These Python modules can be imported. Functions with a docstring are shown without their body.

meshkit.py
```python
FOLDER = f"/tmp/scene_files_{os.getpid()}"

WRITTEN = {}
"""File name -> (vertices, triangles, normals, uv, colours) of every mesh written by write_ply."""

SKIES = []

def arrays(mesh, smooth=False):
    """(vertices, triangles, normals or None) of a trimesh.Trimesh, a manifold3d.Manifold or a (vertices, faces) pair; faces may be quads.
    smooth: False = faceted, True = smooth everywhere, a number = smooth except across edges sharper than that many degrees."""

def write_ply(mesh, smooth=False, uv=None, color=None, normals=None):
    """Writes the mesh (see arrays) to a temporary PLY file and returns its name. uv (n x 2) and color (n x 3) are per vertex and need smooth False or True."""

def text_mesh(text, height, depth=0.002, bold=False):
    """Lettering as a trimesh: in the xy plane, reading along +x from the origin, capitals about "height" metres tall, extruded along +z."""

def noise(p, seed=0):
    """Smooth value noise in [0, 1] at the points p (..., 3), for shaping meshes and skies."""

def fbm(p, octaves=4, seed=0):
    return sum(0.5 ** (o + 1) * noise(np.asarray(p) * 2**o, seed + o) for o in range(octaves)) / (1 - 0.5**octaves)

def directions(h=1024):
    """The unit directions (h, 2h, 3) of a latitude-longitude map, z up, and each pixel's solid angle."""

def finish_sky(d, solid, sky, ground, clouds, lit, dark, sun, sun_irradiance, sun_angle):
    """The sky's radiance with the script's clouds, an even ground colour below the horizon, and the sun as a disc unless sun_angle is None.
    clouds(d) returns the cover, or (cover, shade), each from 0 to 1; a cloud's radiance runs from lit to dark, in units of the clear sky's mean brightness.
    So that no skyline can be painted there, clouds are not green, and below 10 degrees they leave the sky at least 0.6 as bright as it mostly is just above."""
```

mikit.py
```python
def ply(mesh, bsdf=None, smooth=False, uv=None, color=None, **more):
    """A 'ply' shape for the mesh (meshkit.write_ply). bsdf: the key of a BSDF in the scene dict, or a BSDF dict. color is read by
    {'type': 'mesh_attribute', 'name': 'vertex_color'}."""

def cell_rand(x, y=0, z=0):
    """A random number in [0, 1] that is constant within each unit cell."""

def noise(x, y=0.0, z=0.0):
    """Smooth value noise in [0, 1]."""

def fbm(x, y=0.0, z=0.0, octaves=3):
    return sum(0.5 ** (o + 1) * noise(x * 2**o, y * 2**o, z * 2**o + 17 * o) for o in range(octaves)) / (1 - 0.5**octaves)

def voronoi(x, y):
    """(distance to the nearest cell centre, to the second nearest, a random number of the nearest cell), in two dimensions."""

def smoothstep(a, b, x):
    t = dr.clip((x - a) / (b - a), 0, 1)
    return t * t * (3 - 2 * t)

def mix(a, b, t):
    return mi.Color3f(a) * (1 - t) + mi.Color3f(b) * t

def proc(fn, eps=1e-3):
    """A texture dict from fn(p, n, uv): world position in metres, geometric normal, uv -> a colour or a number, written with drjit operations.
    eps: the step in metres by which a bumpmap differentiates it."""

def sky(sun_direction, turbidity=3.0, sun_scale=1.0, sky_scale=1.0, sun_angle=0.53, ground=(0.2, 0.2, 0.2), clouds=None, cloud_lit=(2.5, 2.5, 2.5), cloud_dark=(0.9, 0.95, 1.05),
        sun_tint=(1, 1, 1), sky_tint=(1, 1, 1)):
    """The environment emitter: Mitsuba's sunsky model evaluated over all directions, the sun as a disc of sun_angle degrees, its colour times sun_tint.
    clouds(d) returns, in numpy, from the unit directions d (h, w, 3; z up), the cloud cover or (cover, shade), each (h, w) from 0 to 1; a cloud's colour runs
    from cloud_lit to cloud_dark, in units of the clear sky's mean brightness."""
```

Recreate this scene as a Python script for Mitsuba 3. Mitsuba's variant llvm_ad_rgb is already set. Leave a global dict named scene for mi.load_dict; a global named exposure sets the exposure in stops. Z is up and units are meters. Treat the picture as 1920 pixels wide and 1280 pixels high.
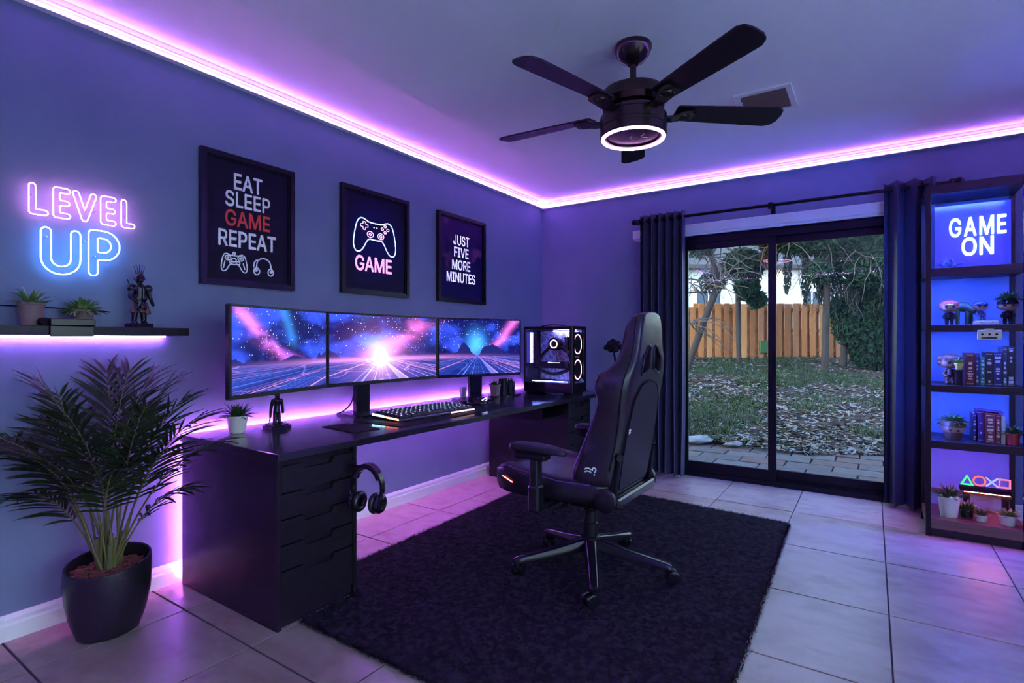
import math
import numpy as np
import trimesh
import manifold3d as m3
from shapely.geometry import LineString, Polygon, Point, box as sbox
from shapely.ops import unary_union
from shapely import affinity
import drjit as dr
import mitsuba as mi
import mikit
import meshkit

T = mi.ScalarTransform4f
scene, labels = {}, {}

# ------------------------------------------------------------------ camera, sky, exposure
FOC, YAW = 1007.5, 0.5899
CAM = np.array([2.93, -4.958, 1.22])
FWD = np.array([-math.sin(YAW), math.cos(YAW), 0.0])
RGT = np.array([math.cos(YAW), math.sin(YAW), 0.0])
scene['camera'] = {
    'type': 'perspective', 'fov': math.degrees(2 * math.atan(960 / FOC)), 'fov_axis': 'x',
    'principal_point_offset_y': 1.5 / 1280, 'near_clip': 0.05, 'far_clip': 400.0,
    'to_world': T().look_at(origin=CAM.tolist(), target=(CAM + FWD).tolist(), up=[0, 0, 1])}


def sky_clouds(d):
    c = meshkit.fbm(d * np.array([2.2, 2.2, 4.0]) + 3.1, 4, seed=5)
    return np.clip((c - 0.42) * 3.0, 0, 1), np.clip((c - 0.5) * 2.0, 0, 1)


sky = mikit.sky([-0.6, -0.7, 0.16], turbidity=4.0, sun_scale=0.0, sky_scale=18.5,
                ground=(0.62, 0.62, 0.64), clouds=sky_clouds, cloud_lit=(0.95, 1.1, 1.3), cloud_dark=(0.6, 0.72, 0.95),
                sky_tint=(0.68, 0.88, 1.16))
sky['sampling_weight'] = 26.0
scene['sky'] = sky
exposure = 1.6

LED = np.array([0.48, 0.16, 1.0])
BLUE = np.array([0.06, 0.13, 1.0])
CROWN_E, SHELF_E, DESK_E, FAN_E, NEON_E, NEON2_E, CASE_E, ICON_E = 9.5, 26.0, 38.0, 1.9, 4.6, 1.7, 150.0, 0.48
DESKC = np.array([0.72, 0.16, 1.0])


# ------------------------------------------------------------------ materials
def rgb(c):
    return {'type': 'rgb', 'value': [float(x) for x in c]}


def mat(name, color, rough=0.5, metallic=0.0, spec=0.5, bump=None, **kw):
    b = {'type': 'principled', 'base_color': color if isinstance(color, dict) else rgb(color), 'roughness': rough, 'metallic': metallic, **kw}
    if metallic == 0:
        b['specular'] = spec
    if bump is not None:
        b = {'type': 'bumpmap', 'scale': bump[1], 'tex': mikit.proc(bump[0], eps=bump[2] if len(bump) > 2 else 1e-3), 'bsdf': b}
    scene[name] = {'type': 'twosided', 'bsdf': b}
    return name


n_, f_, mix, sst = mikit.noise, mikit.fbm, mikit.mix, mikit.smoothstep

WALL = mat('mat_wall', mikit.proc(lambda p, n, uv: mix((0.150, 0.193, 0.315), (0.205, 0.250, 0.38), f_(p.x * 3 + p.y * 2, p.y * 3, p.z * 3))), 0.75, spec=0.25,
           bump=(lambda p, n, uv: f_(p.x * 70, p.y * 70, p.z * 70, 2), 0.0012))
CEIL = mat('mat_ceiling', mikit.proc(lambda p, n, uv: mix((0.85, 0.85, 0.865), (0.91, 0.91, 0.92), f_(p.x * 2.5, p.y * 2.5, p.z))), 0.9, spec=0.1)
WHITE = mat('mat_white_paint', (0.82, 0.81, 0.82), 0.45)
GROUT = mat('mat_grout', (0.07, 0.06, 0.062), 0.9, spec=0.05)


def tile_color(p, n, uv):
    a = f_(p.x * 2.6, p.y * 2.6, 3.0, 5)
    b = f_(p.x * 11 + 4 * a, p.y * 17, 1.0, 4)
    c = mix((0.29, 0.195, 0.165), (0.48, 0.36, 0.315), sst(0.15, 0.85, 0.5 * a + 0.5 * b))
    t = mikit.cell_rand((p.x - 0.344) / 0.53, p.y / 0.66, 2)
    return mix(c, (0.30, 0.235, 0.22), 0.25 * sst(0.35, 0.85, b)) * (0.93 + 0.12 * t)


TILE = mat('mat_tile', mikit.proc(tile_color), 0.33, spec=0.45, bump=(lambda p, n, uv: f_(p.x * 12, p.y * 12, 0.0, 3), 0.002))
BLACKWOOD = mat('mat_black_wood', mikit.proc(lambda p, n, uv: mix((0.006, 0.006, 0.007), (0.013, 0.012, 0.013), f_(p.x * 60, p.y * 3, p.z * 60))), 0.3, spec=0.15)
DESKTOP = mat('mat_desk_top', mikit.proc(lambda p, n, uv: mix((0.006, 0.006, 0.008), (0.013, 0.012, 0.015), f_(p.x * 60, p.y * 3, p.z * 60))), 0.15, spec=0.8)
CABINET = mat('mat_black_cabinet', mikit.proc(lambda p, n, uv: mix((0.006, 0.006, 0.007), (0.012, 0.0115, 0.012), f_(p.x * 8, p.y * 40, p.z * 40))), 0.28, spec=0.2)
BLACKPL = mat('mat_black_plastic', (0.007, 0.007, 0.008), 0.35, spec=0.25)
MATTE = mat('mat_black_matte', (0.005, 0.005, 0.006), 0.7, spec=0.1)
LEATHER = mat('mat_black_leather', (0.007, 0.007, 0.0075), 0.30, spec=0.5)
LEATHER2 = mat('mat_charcoal_cloth', (0.010, 0.0105, 0.012), 0.45, spec=0.25)
GLOSS = mat('mat_black_gloss', (0.005, 0.005, 0.006), 0.18, spec=0.28)
MAT_PIPE = mat('mat_violet_piping', (0.10, 0.035, 0.20), 0.3)
STEEL = mat('mat_black_steel', (0.005, 0.005, 0.006), 0.38, spec=0.13)
BRONZE = mat('mat_dark_bronze', (0.050, 0.038, 0.030), 0.22, metallic=0.9)
BLADE = mat('mat_fan_blade', (0.007, 0.006, 0.0065), 0.42, spec=0.22)
FRAMEB = mat('mat_frame_black', (0.006, 0.006, 0.007), 0.35, spec=0.2)
RUG = mat('mat_rug', mikit.proc(lambda p, n, uv: mix((0.004, 0.004, 0.005), (0.015, 0.0145, 0.016), sst(0.35, 0.75, f_(p.x * 45, p.y * 45, p.z * 40, 2)))), 0.95, spec=0.1)
CURTAIN = mat('mat_curtain', (0.040, 0.043, 0.075), 0.40, spec=0.6, sheen=0.5)
POTWHITE = mat('mat_white_ceramic', (0.62, 0.58, 0.56), 0.3)
POTCLAY = mat('mat_clay', (0.20, 0.13, 0.11), 0.7)
POTBLACK = mat('mat_black_pot', (0.008, 0.009, 0.009), 0.3, spec=0.3)
SOIL = mat('mat_soil', (0.05, 0.028, 0.02), 0.95)
CHIPS = mat('mat_bark_chips', (0.16, 0.05, 0.03), 0.8)
LEAF = mat('mat_leaf', mikit.proc(lambda p, n, uv: mix((0.018, 0.045, 0.016), (0.05, 0.10, 0.03), f_(p.x * 25, p.y * 25, p.z * 25))), 0.4, spec=0.4)
LEAFB = mat('mat_leaf_bright', mikit.proc(lambda p, n, uv: mix((0.06, 0.14, 0.035), (0.17, 0.27, 0.07), f_(p.x * 60, p.y * 60, p.z * 60))), 0.4, spec=0.4)
PALM = mat('mat_palm_leaf', mikit.proc(lambda p, n, uv: mix((0.006, 0.016, 0.005), (0.022, 0.042, 0.011), f_(p.x * 9, p.y * 9, p.z * 9))), 0.55, spec=0.12)
STEM = mat('mat_palm_stem', mikit.proc(lambda p, n, uv: mix((0.06, 0.085, 0.02), (0.16, 0.14, 0.04), f_(p.x * 30, p.y * 30, p.z * 12))), 0.5)
PAPER = mat('mat_paper', (0.60, 0.56, 0.50), 0.9)
CREAM = mat('mat_cream_plastic', (0.62, 0.60, 0.50), 0.5)
SHELFWOOD = mat('mat_dark_brown_wood', mikit.proc(lambda p, n, uv: mix((0.06, 0.030, 0.020), (0.13, 0.065, 0.04), f_(p.x * 4, p.y * 50, p.z * 50))), 0.35)
CHROME = mat('mat_chrome', (0.6, 0.6, 0.62), 0.2, metallic=1.0)
BACKPANEL = mat('mat_bookcase_back_blue_glow', (0.17, 0.27, 0.60), 0.7)  # blue LED glow is put into the panel colour
BLACKART = mat('mat_poster_paper', (0.008, 0.008, 0.013), 0.6, spec=0.08)
WHITEINK = mat('mat_white_ink', (0.93, 0.92, 0.93), 0.6)
REDINK = mat('mat_red_ink', (0.75, 0.05, 0.03), 0.6)
scene['mat_pane'] = {'type': 'thindielectric', 'int_ior': 1.5}
PANE = 'mat_pane'
scene['mat_clear'] = {'type': 'thindielectric', 'int_ior': 1.45}


# ------------------------------------------------------------------ bookkeeping
def uniq(key):
    if key not in USED:
        USED.add(key)
        return key
    i = 1
    while f'{key}_{i:03d}' in USED:
        i += 1
    USED.add(f'{key}_{i:03d}')
    return f'{key}_{i:03d}'


USED = set()
WEIGHTS = []


def thing(name, label, cat, group=None, kind=None):
    k = uniq(name)
    labels[k] = {'label': label, 'category': cat}
    if group:
        labels[k]['group'] = group
    if kind:
        labels[k]['kind'] = kind
    return k


def struct(name, label):
    k = uniq(name)
    labels[k] = {'label': label, 'kind': 'structure'}
    return k


def shape(key, mesh, m, smooth=30, emit=None, w=1.0, **kw):
    if mesh.is_watertight and mesh.volume < 0:
        mesh = mesh.copy()
        mesh.invert()
    s = mikit.ply(mesh, m, smooth=smooth, **kw)
    if emit is not None:
        s['emitter'] = {'type': 'area', 'radiance': emit if isinstance(emit, dict) else rgb(emit), 'sampling_weight': float(w)}
    scene[key] = s
    return key


def part(root, name, mesh, m, smooth=30, label=None, stuff=False, emit=None, w=1.0, **kw):
    k = uniq(f'{root}__{name}')
    shape(k, mesh, m, smooth, emit, w, **kw)
    d = {}
    if label:
        d['label'] = label
    if stuff:
        d['kind'] = 'stuff'
    if d:
        labels[k] = d
    return k


def single(name, label, cat, mesh, m, smooth=30, group=None, emit=None, w=1.0, **kw):
    k = thing(name, label, cat, group)
    return shape(k, mesh, m, smooth, emit, w, **kw)


# ------------------------------------------------------------------ mesh helpers
def hullpts(pts):
    return trimesh.convex.convex_hull(np.asarray(pts, float))


def bx(x0, x1, y0, y1, z0, z1, b=0.0):
    lo, hi = np.array([x0, y0, z0], float), np.array([x1, y1, z1], float)
    b = min(b, 0.45 * (hi - lo).min())
    if b <= 0:
        return trimesh.creation.box(extents=hi - lo, transform=tr((lo + hi) / 2))
    p = []
    for s in np.ndindex(2, 2, 2):
        c = np.where(s, hi, lo)
        i = np.where(s, -1, 1) * b
        for a in range(3):
            q = c + i
            q[a] = c[a]
            p.append(q)
    return hullpts(p)


def tr(v):
    m = np.eye(4)
    m[:3, 3] = v
    return m


def rot(deg, axis=(0, 0, 1), at=(0, 0, 0)):
    return trimesh.transformations.rotation_matrix(math.radians(deg), axis, at)


def moved(m, M):
    m = m.copy()
    m.apply_transform(M)
    return m


def cat(*ms):
    l = []
    for m in ms:
        l += list(m) if isinstance(m, (list, tuple)) else [m]
    return trimesh.util.concatenate(l)


def frame(d):
    d = np.asarray(d, float)
    d = d / np.linalg.norm(d)
    a = np.cross(d, [0, 0, 1] if abs(d[2]) < 0.9 else [1, 0, 0])
    a /= np.linalg.norm(a)
    return d, a, np.cross(d, a)


def loft(rings, cap=True, closed=True):
    R = np.asarray(rings, float)
    k, n = R.shape[:2]
    v = R.reshape(-1, 3)
    f = []
    i, j = np.meshgrid(np.arange(k - 1), np.arange(n if closed else n - 1), indexing='ij')
    a, b = i * n + j, i * n + (j + 1) % n
    c, d = a + n, b + n
    f = np.concatenate([np.stack([a, b, d], -1).reshape(-1, 3), np.stack([a, d, c], -1).reshape(-1, 3)])
    if cap:
        v = np.vstack([v, R[0].mean(0), R[-1].mean(0)])
        j = np.arange(n)
        f = np.vstack([f, np.stack([(j + 1) % n, j, j * 0 + k * n], -1), np.stack([j + (k - 1) * n, (j + 1) % n + (k - 1) * n, j * 0 + k * n + 1], -1)])
    m = trimesh.Trimesh(v, f, process=False)
    return m


def tube(pts, r, n=10, closed=False):
    p = np.asarray(pts, float)
    r = np.broadcast_to(r, (len(p),))
    if closed:
        t = np.roll(p, -1, 0) - np.roll(p, 1, 0)
    else:
        t = np.gradient(p, axis=0)
    t /= np.linalg.norm(t, axis=1, keepdims=True) + 1e-12
    _, a, _b = frame(t[0])
    rings = []
    ang = np.arange(n) * 2 * math.pi / n
    for i in range(len(p)):
        a = a - t[i] * (a @ t[i])
        a /= np.linalg.norm(a)
        b = np.cross(t[i], a)
        rings.append(p[i] + r[i] * (np.cos(ang)[:, None] * a + np.sin(ang)[:, None] * b))
    if closed:
        rings.append(rings[0])
        return loft(rings, cap=False)
    return loft(rings)


def cyl(p0, p1, r, n=20, r1=None):
    return tube([p0, p1], [r, r if r1 is None else r1], n)


def lathe(prof, n=32, at=(0, 0, 0)):
    ang = np.arange(n) * 2 * math.pi / n
    rings = [np.stack([max(r, 1e-5) * np.cos(ang), max(r, 1e-5) * np.sin(ang), 0 * ang + z], -1) + np.asarray(at, float) for r, z in prof]
    return loft(rings)


def ball(c, r, sub=2):
    m = trimesh.creation.icosphere(subdivisions=sub)
    m.apply_scale(r)
    m.apply_translation(c)
    return m


def prism(poly, h, M=None):
    ps = list(poly.geoms) if hasattr(poly, 'geoms') else [poly]
    m = cat([trimesh.creation.extrude_polygon(p, h, engine='earcut') for p in ps if p.area > 0])
    return moved(m, M) if M is not None else m


def basis(x, y, z, o):
    M = np.eye(4)
    M[:3, 0], M[:3, 1], M[:3, 2], M[:3, 3] = x, y, z, o
    return M


def on_left(y, z, x=0.0):      # local (x, y, out) on the left wall, seen from the room
    return basis([0, 1, 0], [0, 0, 1], [1, 0, 0], [x, y, z])


def on_back(x, z, y=0.0):
    return basis([1, 0, 0], [0, 0, 1], [0, -1, 0], [x, y, z])


def limb(segs, res=1, refine=0.0, smooth=0):
    """one continuous surface: the union of the hulls of sphere pairs (p0, r0, p1, r1)"""
    out = None
    s = trimesh.creation.icosphere(subdivisions=res + 1).vertices
    for p0, r0, p1, r1 in segs:
        pts = np.vstack([np.asarray(p0) + s * r0, np.asarray(p1) + s * r1])
        h = m3.Manifold.hull_points(pts)
        out = h if out is None else out + h
    if refine:
        out = out.refine_to_length(refine)
    mm = out.to_mesh()
    m = trimesh.Trimesh(mm.vert_properties[:, :3], mm.tri_verts, process=False)
    if smooth:
        trimesh.smoothing.filter_taubin(m, iterations=smooth)
    return m


def text(s, height, depth, M, width=None, bold=True, center=True):
    m = meshkit.text_mesh(s, height, depth, bold)
    b = m.bounds
    k = 1.0 if width is None else width / (b[1, 0] - b[0, 0])
    m.apply_translation([-(b[0, 0] + b[1, 0]) / 2 if center else -b[0, 0], 0, 0])
    m.apply_transform(np.diag([k, 1, 1, 1]))
    return moved(m, M)


def ring_tubes(poly, r, M, n=8, step=0.01):
    """tubes along every boundary ring of a polygon, mapped by M"""
    out = []
    for g in (poly.geoms if hasattr(poly, 'geoms') else [poly]):
        for ln in [g.exterior, *g.interiors]:
            L = ln.length
            k = max(8, int(L / step))
            p = np.array([ln.interpolate(i / k, normalized=True).coords[0] for i in range(k)])
            p3 = np.c_[p, np.zeros(k), np.ones(k)] @ M.T
            out.append(tube(p3[:, :3], r, n, closed=True))
    return cat(out)


def blades(rng, base, count, length, width, tilt, up=1.0, seg=4, droop=0.6, spread=0.0):
    """a rosette of narrow curved leaves as one mesh"""
    V, Fc = [], []
    for i in range(count):
        az = 2 * math.pi * (i * 0.381966 + rng.uniform(-0.05, 0.05))
        el = math.radians(rng.uniform(*tilt))
        L = length * rng.uniform(0.7, 1.1)
        d = np.array([math.cos(az), math.sin(az)])
        o = np.array(base, float) + np.array([*(d * spread * rng.uniform(0, 1)), 0])
        side = np.array([-d[1], d[0], 0])
        b0 = len(V)
        p, a = o.copy(), el
        for s in range(seg + 1):
            t = s / seg
            w = width * (math.sin(math.pi * min(0.18 + 0.82 * t, 1.0)) + 0.02) * (1 if t < 1 else 0.1)
            V += [p - side * w / 2 + [0, 0, 0.12 * w], p + [0, 0, -0.12 * w], p + side * w / 2 + [0, 0, 0.12 * w]]
            p = p + L / seg * np.array([d[0] * math.cos(a), d[1] * math.cos(a), up * math.sin(a)])
            a -= droop / seg
        for s in range(seg):
            q = b0 + 3 * s
            Fc += [[q, q + 1, q + 4], [q, q + 4, q + 3], [q + 1, q + 2, q + 5], [q + 1, q + 5, q + 4]]
    return trimesh.Trimesh(np.array(V), np.array(Fc), process=False)


def smooth3(pts, n=3):
    p = np.asarray(pts, float)
    for _ in range(n):
        a, b = p[:-1], p[1:]
        r = np.empty((2 * len(a), p.shape[1]))
        r[0::2], r[1::2] = 0.75 * a + 0.25 * b, 0.25 * a + 0.75 * b
        p = np.vstack([p[:1], r, p[-1:]])
    return p


# ------------------------------------------------------------------ the room
RX, RY, CZ = 4.6, -6.6, 2.69
DX0, DX1, DZ = 1.485, 3.10, 2.175
k = struct('floor', 'beige stone-look tile floor with dark grout joints')
shape(k, bx(-0.1, RX + 0.1, RY - 0.1, 0.12, -0.12, -0.005), GROUT, False)
XS = [-0.2] + [0.344 + 0.53 * i for i in range(8)] + [RX + 0.05]
YS = [0.1, -0.66, -1.36, -2.04, -2.68, -3.22, -3.757, -4.30, -4.84, -5.38, -5.92, -6.46, RY - 0.05]
rng = np.random.default_rng(3)
for i in range(len(XS) - 1):
    for j in range(len(YS) - 1):
        x0, x1, y1, y0 = max(XS[i], -0.05), min(XS[i + 1], RX + 0.05), min(YS[j], 0.06), max(YS[j + 1], RY - 0.05)
        dz = rng.uniform(-0.0006, 0.0006)
        part('floor', 'tile', bx(x0 + 0.0030, x1 - 0.0030, y0 + 0.0042, y1 - 0.0042, -0.02, dz, 0.0015), TILE, False)
k = struct('ceiling', 'flat white ceiling washed in violet light')
shape(k, bx(-0.12, RX + 0.12, RY - 0.12, 0.14, CZ, CZ + 0.1), CEIL, False)
k = struct('wall_left', 'slate blue-grey plaster wall behind the desk')
shape(k, bx(-0.12, 0, RY - 0.12, 0.14, -0.1, CZ + 0.05), WALL, False)
k = struct('wall_back', 'slate blue-grey plaster wall around the sliding glass door')
shape(k, cat(bx(0, DX0, 0, 0.14, -0.1, CZ + 0.02), bx(DX1, RX + 0.12, 0, 0.14, -0.1, CZ + 0.02), bx(DX0, DX1, 0, 0.14, DZ, CZ + 0.02)), WALL, False)
WY0, WY1, WZ0, WZ1 = -6.2, -2.4, 0.12, 2.3
k = struct('wall_right', 'slate blue-grey plaster wall with an added window right of the camera')
shape(k, cat(bx(RX, RX + 0.12, RY - 0.12, WY0, -0.1, CZ + 0.02), bx(RX, RX + 0.12, WY1, 0, -0.1, CZ + 0.02), bx(RX, RX + 0.12, WY0, WY1, WZ1, CZ + 0.02), bx(RX, RX + 0.12, WY0, WY1, -0.1, WZ0)), WALL, False)
k = struct('wall_rear', 'slate blue-grey plaster wall behind the camera')
shape(k, bx(0, RX, RY - 0.12, RY, -0.1, CZ + 0.02), WALL, False)
k = struct('window_1', 'unseen two-light window added for fill daylight in the wall right of the camera')  # unseen window, added to bring fill daylight into the room
WM = (WY0 + WY1) / 2
part(k, 'frame', cat(bx(RX + 0.03, RX + 0.08, WY0, WY1, WZ0, WZ0 + 0.05), bx(RX + 0.03, RX + 0.08, WY0, WY1, WZ1 - 0.05, WZ1), *[bx(RX + 0.03, RX + 0.08, y - 0.025, y + 0.025, WZ0, WZ1) for y in (WY0 + 0.025, WM, WY1 - 0.025)]), WHITE, False)
for a, b_ in ((WY0 + 0.05, WM - 0.025), (WM + 0.025, WY1 - 0.05)):
    part(k, 'pane', trimesh.Trimesh([[RX + 0.055, a, WZ0 + 0.05], [RX + 0.055, b_, WZ0 + 0.05], [RX + 0.055, b_, WZ1 - 0.05], [RX + 0.055, a, WZ1 - 0.05]], [[0, 1, 2], [0, 2, 3]], process=False), PANE, False)

# baseboards: a stepped profile (out, z) swept along each wall
BASEP = [(0, 0), (0.016, 0), (0.016, 0.062), (0.012, 0.070), (0.012, 0.086), (0.007, 0.094), (0.004, 0.102), (0, 0.104)]


def run(prof, a, b, out):
    """a profile (out, z) swept from a to b (2-D), OUT the horizontal unit normal into the room"""
    out = np.asarray(out, float)
    rings = [[[p[0] + out[0] * o, p[1] + out[1] * o, z] for o, z in prof] for p in (a, b)]
    return loft(rings)


k = struct('baseboard_left', 'white moulded baseboard along the desk wall')
shape(k, run(BASEP, (0, RY), (0, 0), (1, 0)), WHITE, 20)
k = struct('baseboard_back', 'white baseboard along the glass door wall')
shape(k, cat(run(BASEP, (0, 0), (DX0 - 0.03, 0), (0, -1)), run(BASEP, (DX1 + 0.03, 0), (RX, 0), (0, -1))), WHITE, 20)
k = struct('baseboard_right', 'white baseboard along the right wall')
shape(k, run(BASEP, (RX, RY), (RX, 0), (-1, 0)), WHITE, 20)
k = struct('baseboard_rear', 'white baseboard behind the camera')
shape(k, run(BASEP, (0, RY), (RX, RY), (0, 1)), WHITE, 20)

# crown trim: fascia with a bead at the ceiling and a small light channel at its foot
CR0 = 2.618
CROWN = [(0, CR0), (0.034, CR0), (0.034, CR0 + 0.004), (0.012, CR0 + 0.004), (0.012, CR0 + 0.040), (0.018, CR0 + 0.046), (0.018, CR0 + 0.054), (0.030, CR0 + 0.066), (0.030, CZ), (0, CZ)]
STRIP = [(0.020, CR0 + 0.004), (0.031, CR0 + 0.004), (0.031, CR0 + 0.013), (0.020, CR0 + 0.013)]
FILL_COVE = [(0, 2.42), (0.07, 2.42), (0.07, 2.455), (0.06, 2.455), (0.06, 2.432), (0, 2.432)]  # added cove ledge, out of view, holding the ceiling fill light
FILL_STRIP = [(0.030, 2.4325), (0.042, 2.4325), (0.042, 2.441), (0.030, 2.441)]
for i, (a, b, out, w, where, e) in enumerate([((0, RY), (0, 0), (1, 0), 30, 'above the posters on the left wall', 1), ((0, 0), (RX, 0), (0, -1), 22, 'above the sliding glass door', 1), ((RX, 0), (RX, RY), (-1, 0), 10, 'on the right wall, added unseen to wash the ceiling', 1), ((RX, RY), (0, RY), (0, 1), 10, 'behind the camera, added unseen to wash the ceiling', 1)]):
    k = struct(f'trim_{i + 1}', f'white stepped ceiling trim {where}')
    shape(k, run(CROWN if i < 2 else FILL_COVE, a, b, out), WHITE, 20)
    single('led_strip', f'glowing pink-violet LED strip along the ceiling trim {where}', 'LED strip', run(STRIP if i < 2 else FILL_STRIP, a, b, out), WHITE, False, emit=LED * CROWN_E * (1.0 if i < 2 else 30.0), w=w)  # right and rear strips are added fill, far brighter than the visible ones

# ------------------------------------------------------------------ sliding glass door
k = struct('door_1', 'black aluminium sliding glass door to the back yard')
FY0, FY1 = 0.02, 0.12
part(k, 'frame', cat(bx(DX0, DX1, FY0, FY1, DZ - 0.075, DZ, 0.004), bx(DX0, DX0 + 0.02, FY0, FY1, 0, DZ, 0.004), bx(DX1 - 0.05, DX1, FY0, FY1, 0, DZ, 0.004)), STEEL, False)
part(k, 'track', cat(bx(DX0, DX1, -0.015, FY1, -0.01, 0.035, 0.004), bx(DX0, DX1, 0.055, 0.062, 0.03, 0.055)), STEEL, False)
for nm, x0, x1, y in (('sliding_panel', DX0 + 0.015, 2.262, 0.030), ('fixed_panel', 2.195, DX1 - 0.03, 0.075)):
    s = part(k, nm, cat(bx(x0, x1, y, y + 0.034, 0.03, 0.125, 0.004), bx(x0, x1, y, y + 0.034, DZ - 0.13, DZ - 0.065, 0.004), bx(x0, x0 + 0.03, y, y + 0.034, 0.03, DZ - 0.07, 0.004), bx(x1 - 0.062, x1, y, y + 0.034, 0.03, DZ - 0.07, 0.004)), STEEL, False)
    part(s, 'pane', trimesh.Trimesh([[x0 + 0.02, y + 0.017, 0.12], [x1 - 0.05, y + 0.017, 0.12], [x1 - 0.05, y + 0.017, DZ - 0.125], [x0 + 0.02, y + 0.017, DZ - 0.125]], [[0, 1, 2], [0, 2, 3]], process=False), PANE, False)
part(k, 'handle', cat(bx(2.218, 2.236, -0.004, 0.014, 0.93, 1.13, 0.004), bx(2.221, 2.233, 0.01, 0.034, 0.94, 0.96), bx(2.221, 2.233, 0.01, 0.034, 1.10, 1.12)), GLOSS, False)
k = thing('blind_cassette', 'white blind cassette box above the sliding glass door', 'blind')
part(k, 'cassette', bx(1.04, 3.34, -0.075, -0.002, 2.178, 2.262, 0.006), WHITE, False)
part(k, 'bottom_rail', bx(1.06, 3.32, -0.055, -0.02, 2.164, 2.180, 0.003), WHITE, False)

# curtain rod and curtains
ROD_Y, ROD_Z, ROD_R = -0.14, 2.325, 0.013
k = thing('curtain_rod', 'thin black curtain rod with ball ends above the glass door', 'curtain rod')
part(k, 'rod', cyl((1.10, ROD_Y, ROD_Z), (3.42, ROD_Y, ROD_Z), ROD_R, 14), STEEL)
for x in (1.085, 3.435):
    part(k, 'finial', cat(ball((x, ROD_Y, ROD_Z), 0.028), cyl((x + (0.02 if x < 2 else -0.02), ROD_Y, ROD_Z), (x + (0.04 if x < 2 else -0.04), ROD_Y, ROD_Z), 0.018, 14)), STEEL)
for x in (1.13, 2.245, 3.40):
    part(k, 'bracket', cat(bx(x - 0.018, x + 0.018, -0.012, 0, ROD_Z - 0.045, ROD_Z + 0.03, 0.003), cyl((x, -0.01, ROD_Z - 0.02), (x, ROD_Y, ROD_Z - 0.02), 0.008, 10), cyl((x, ROD_Y, ROD_Z - 0.028), (x, ROD_Y, ROD_Z + 0.02), 0.019, 12)), STEEL)


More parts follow.
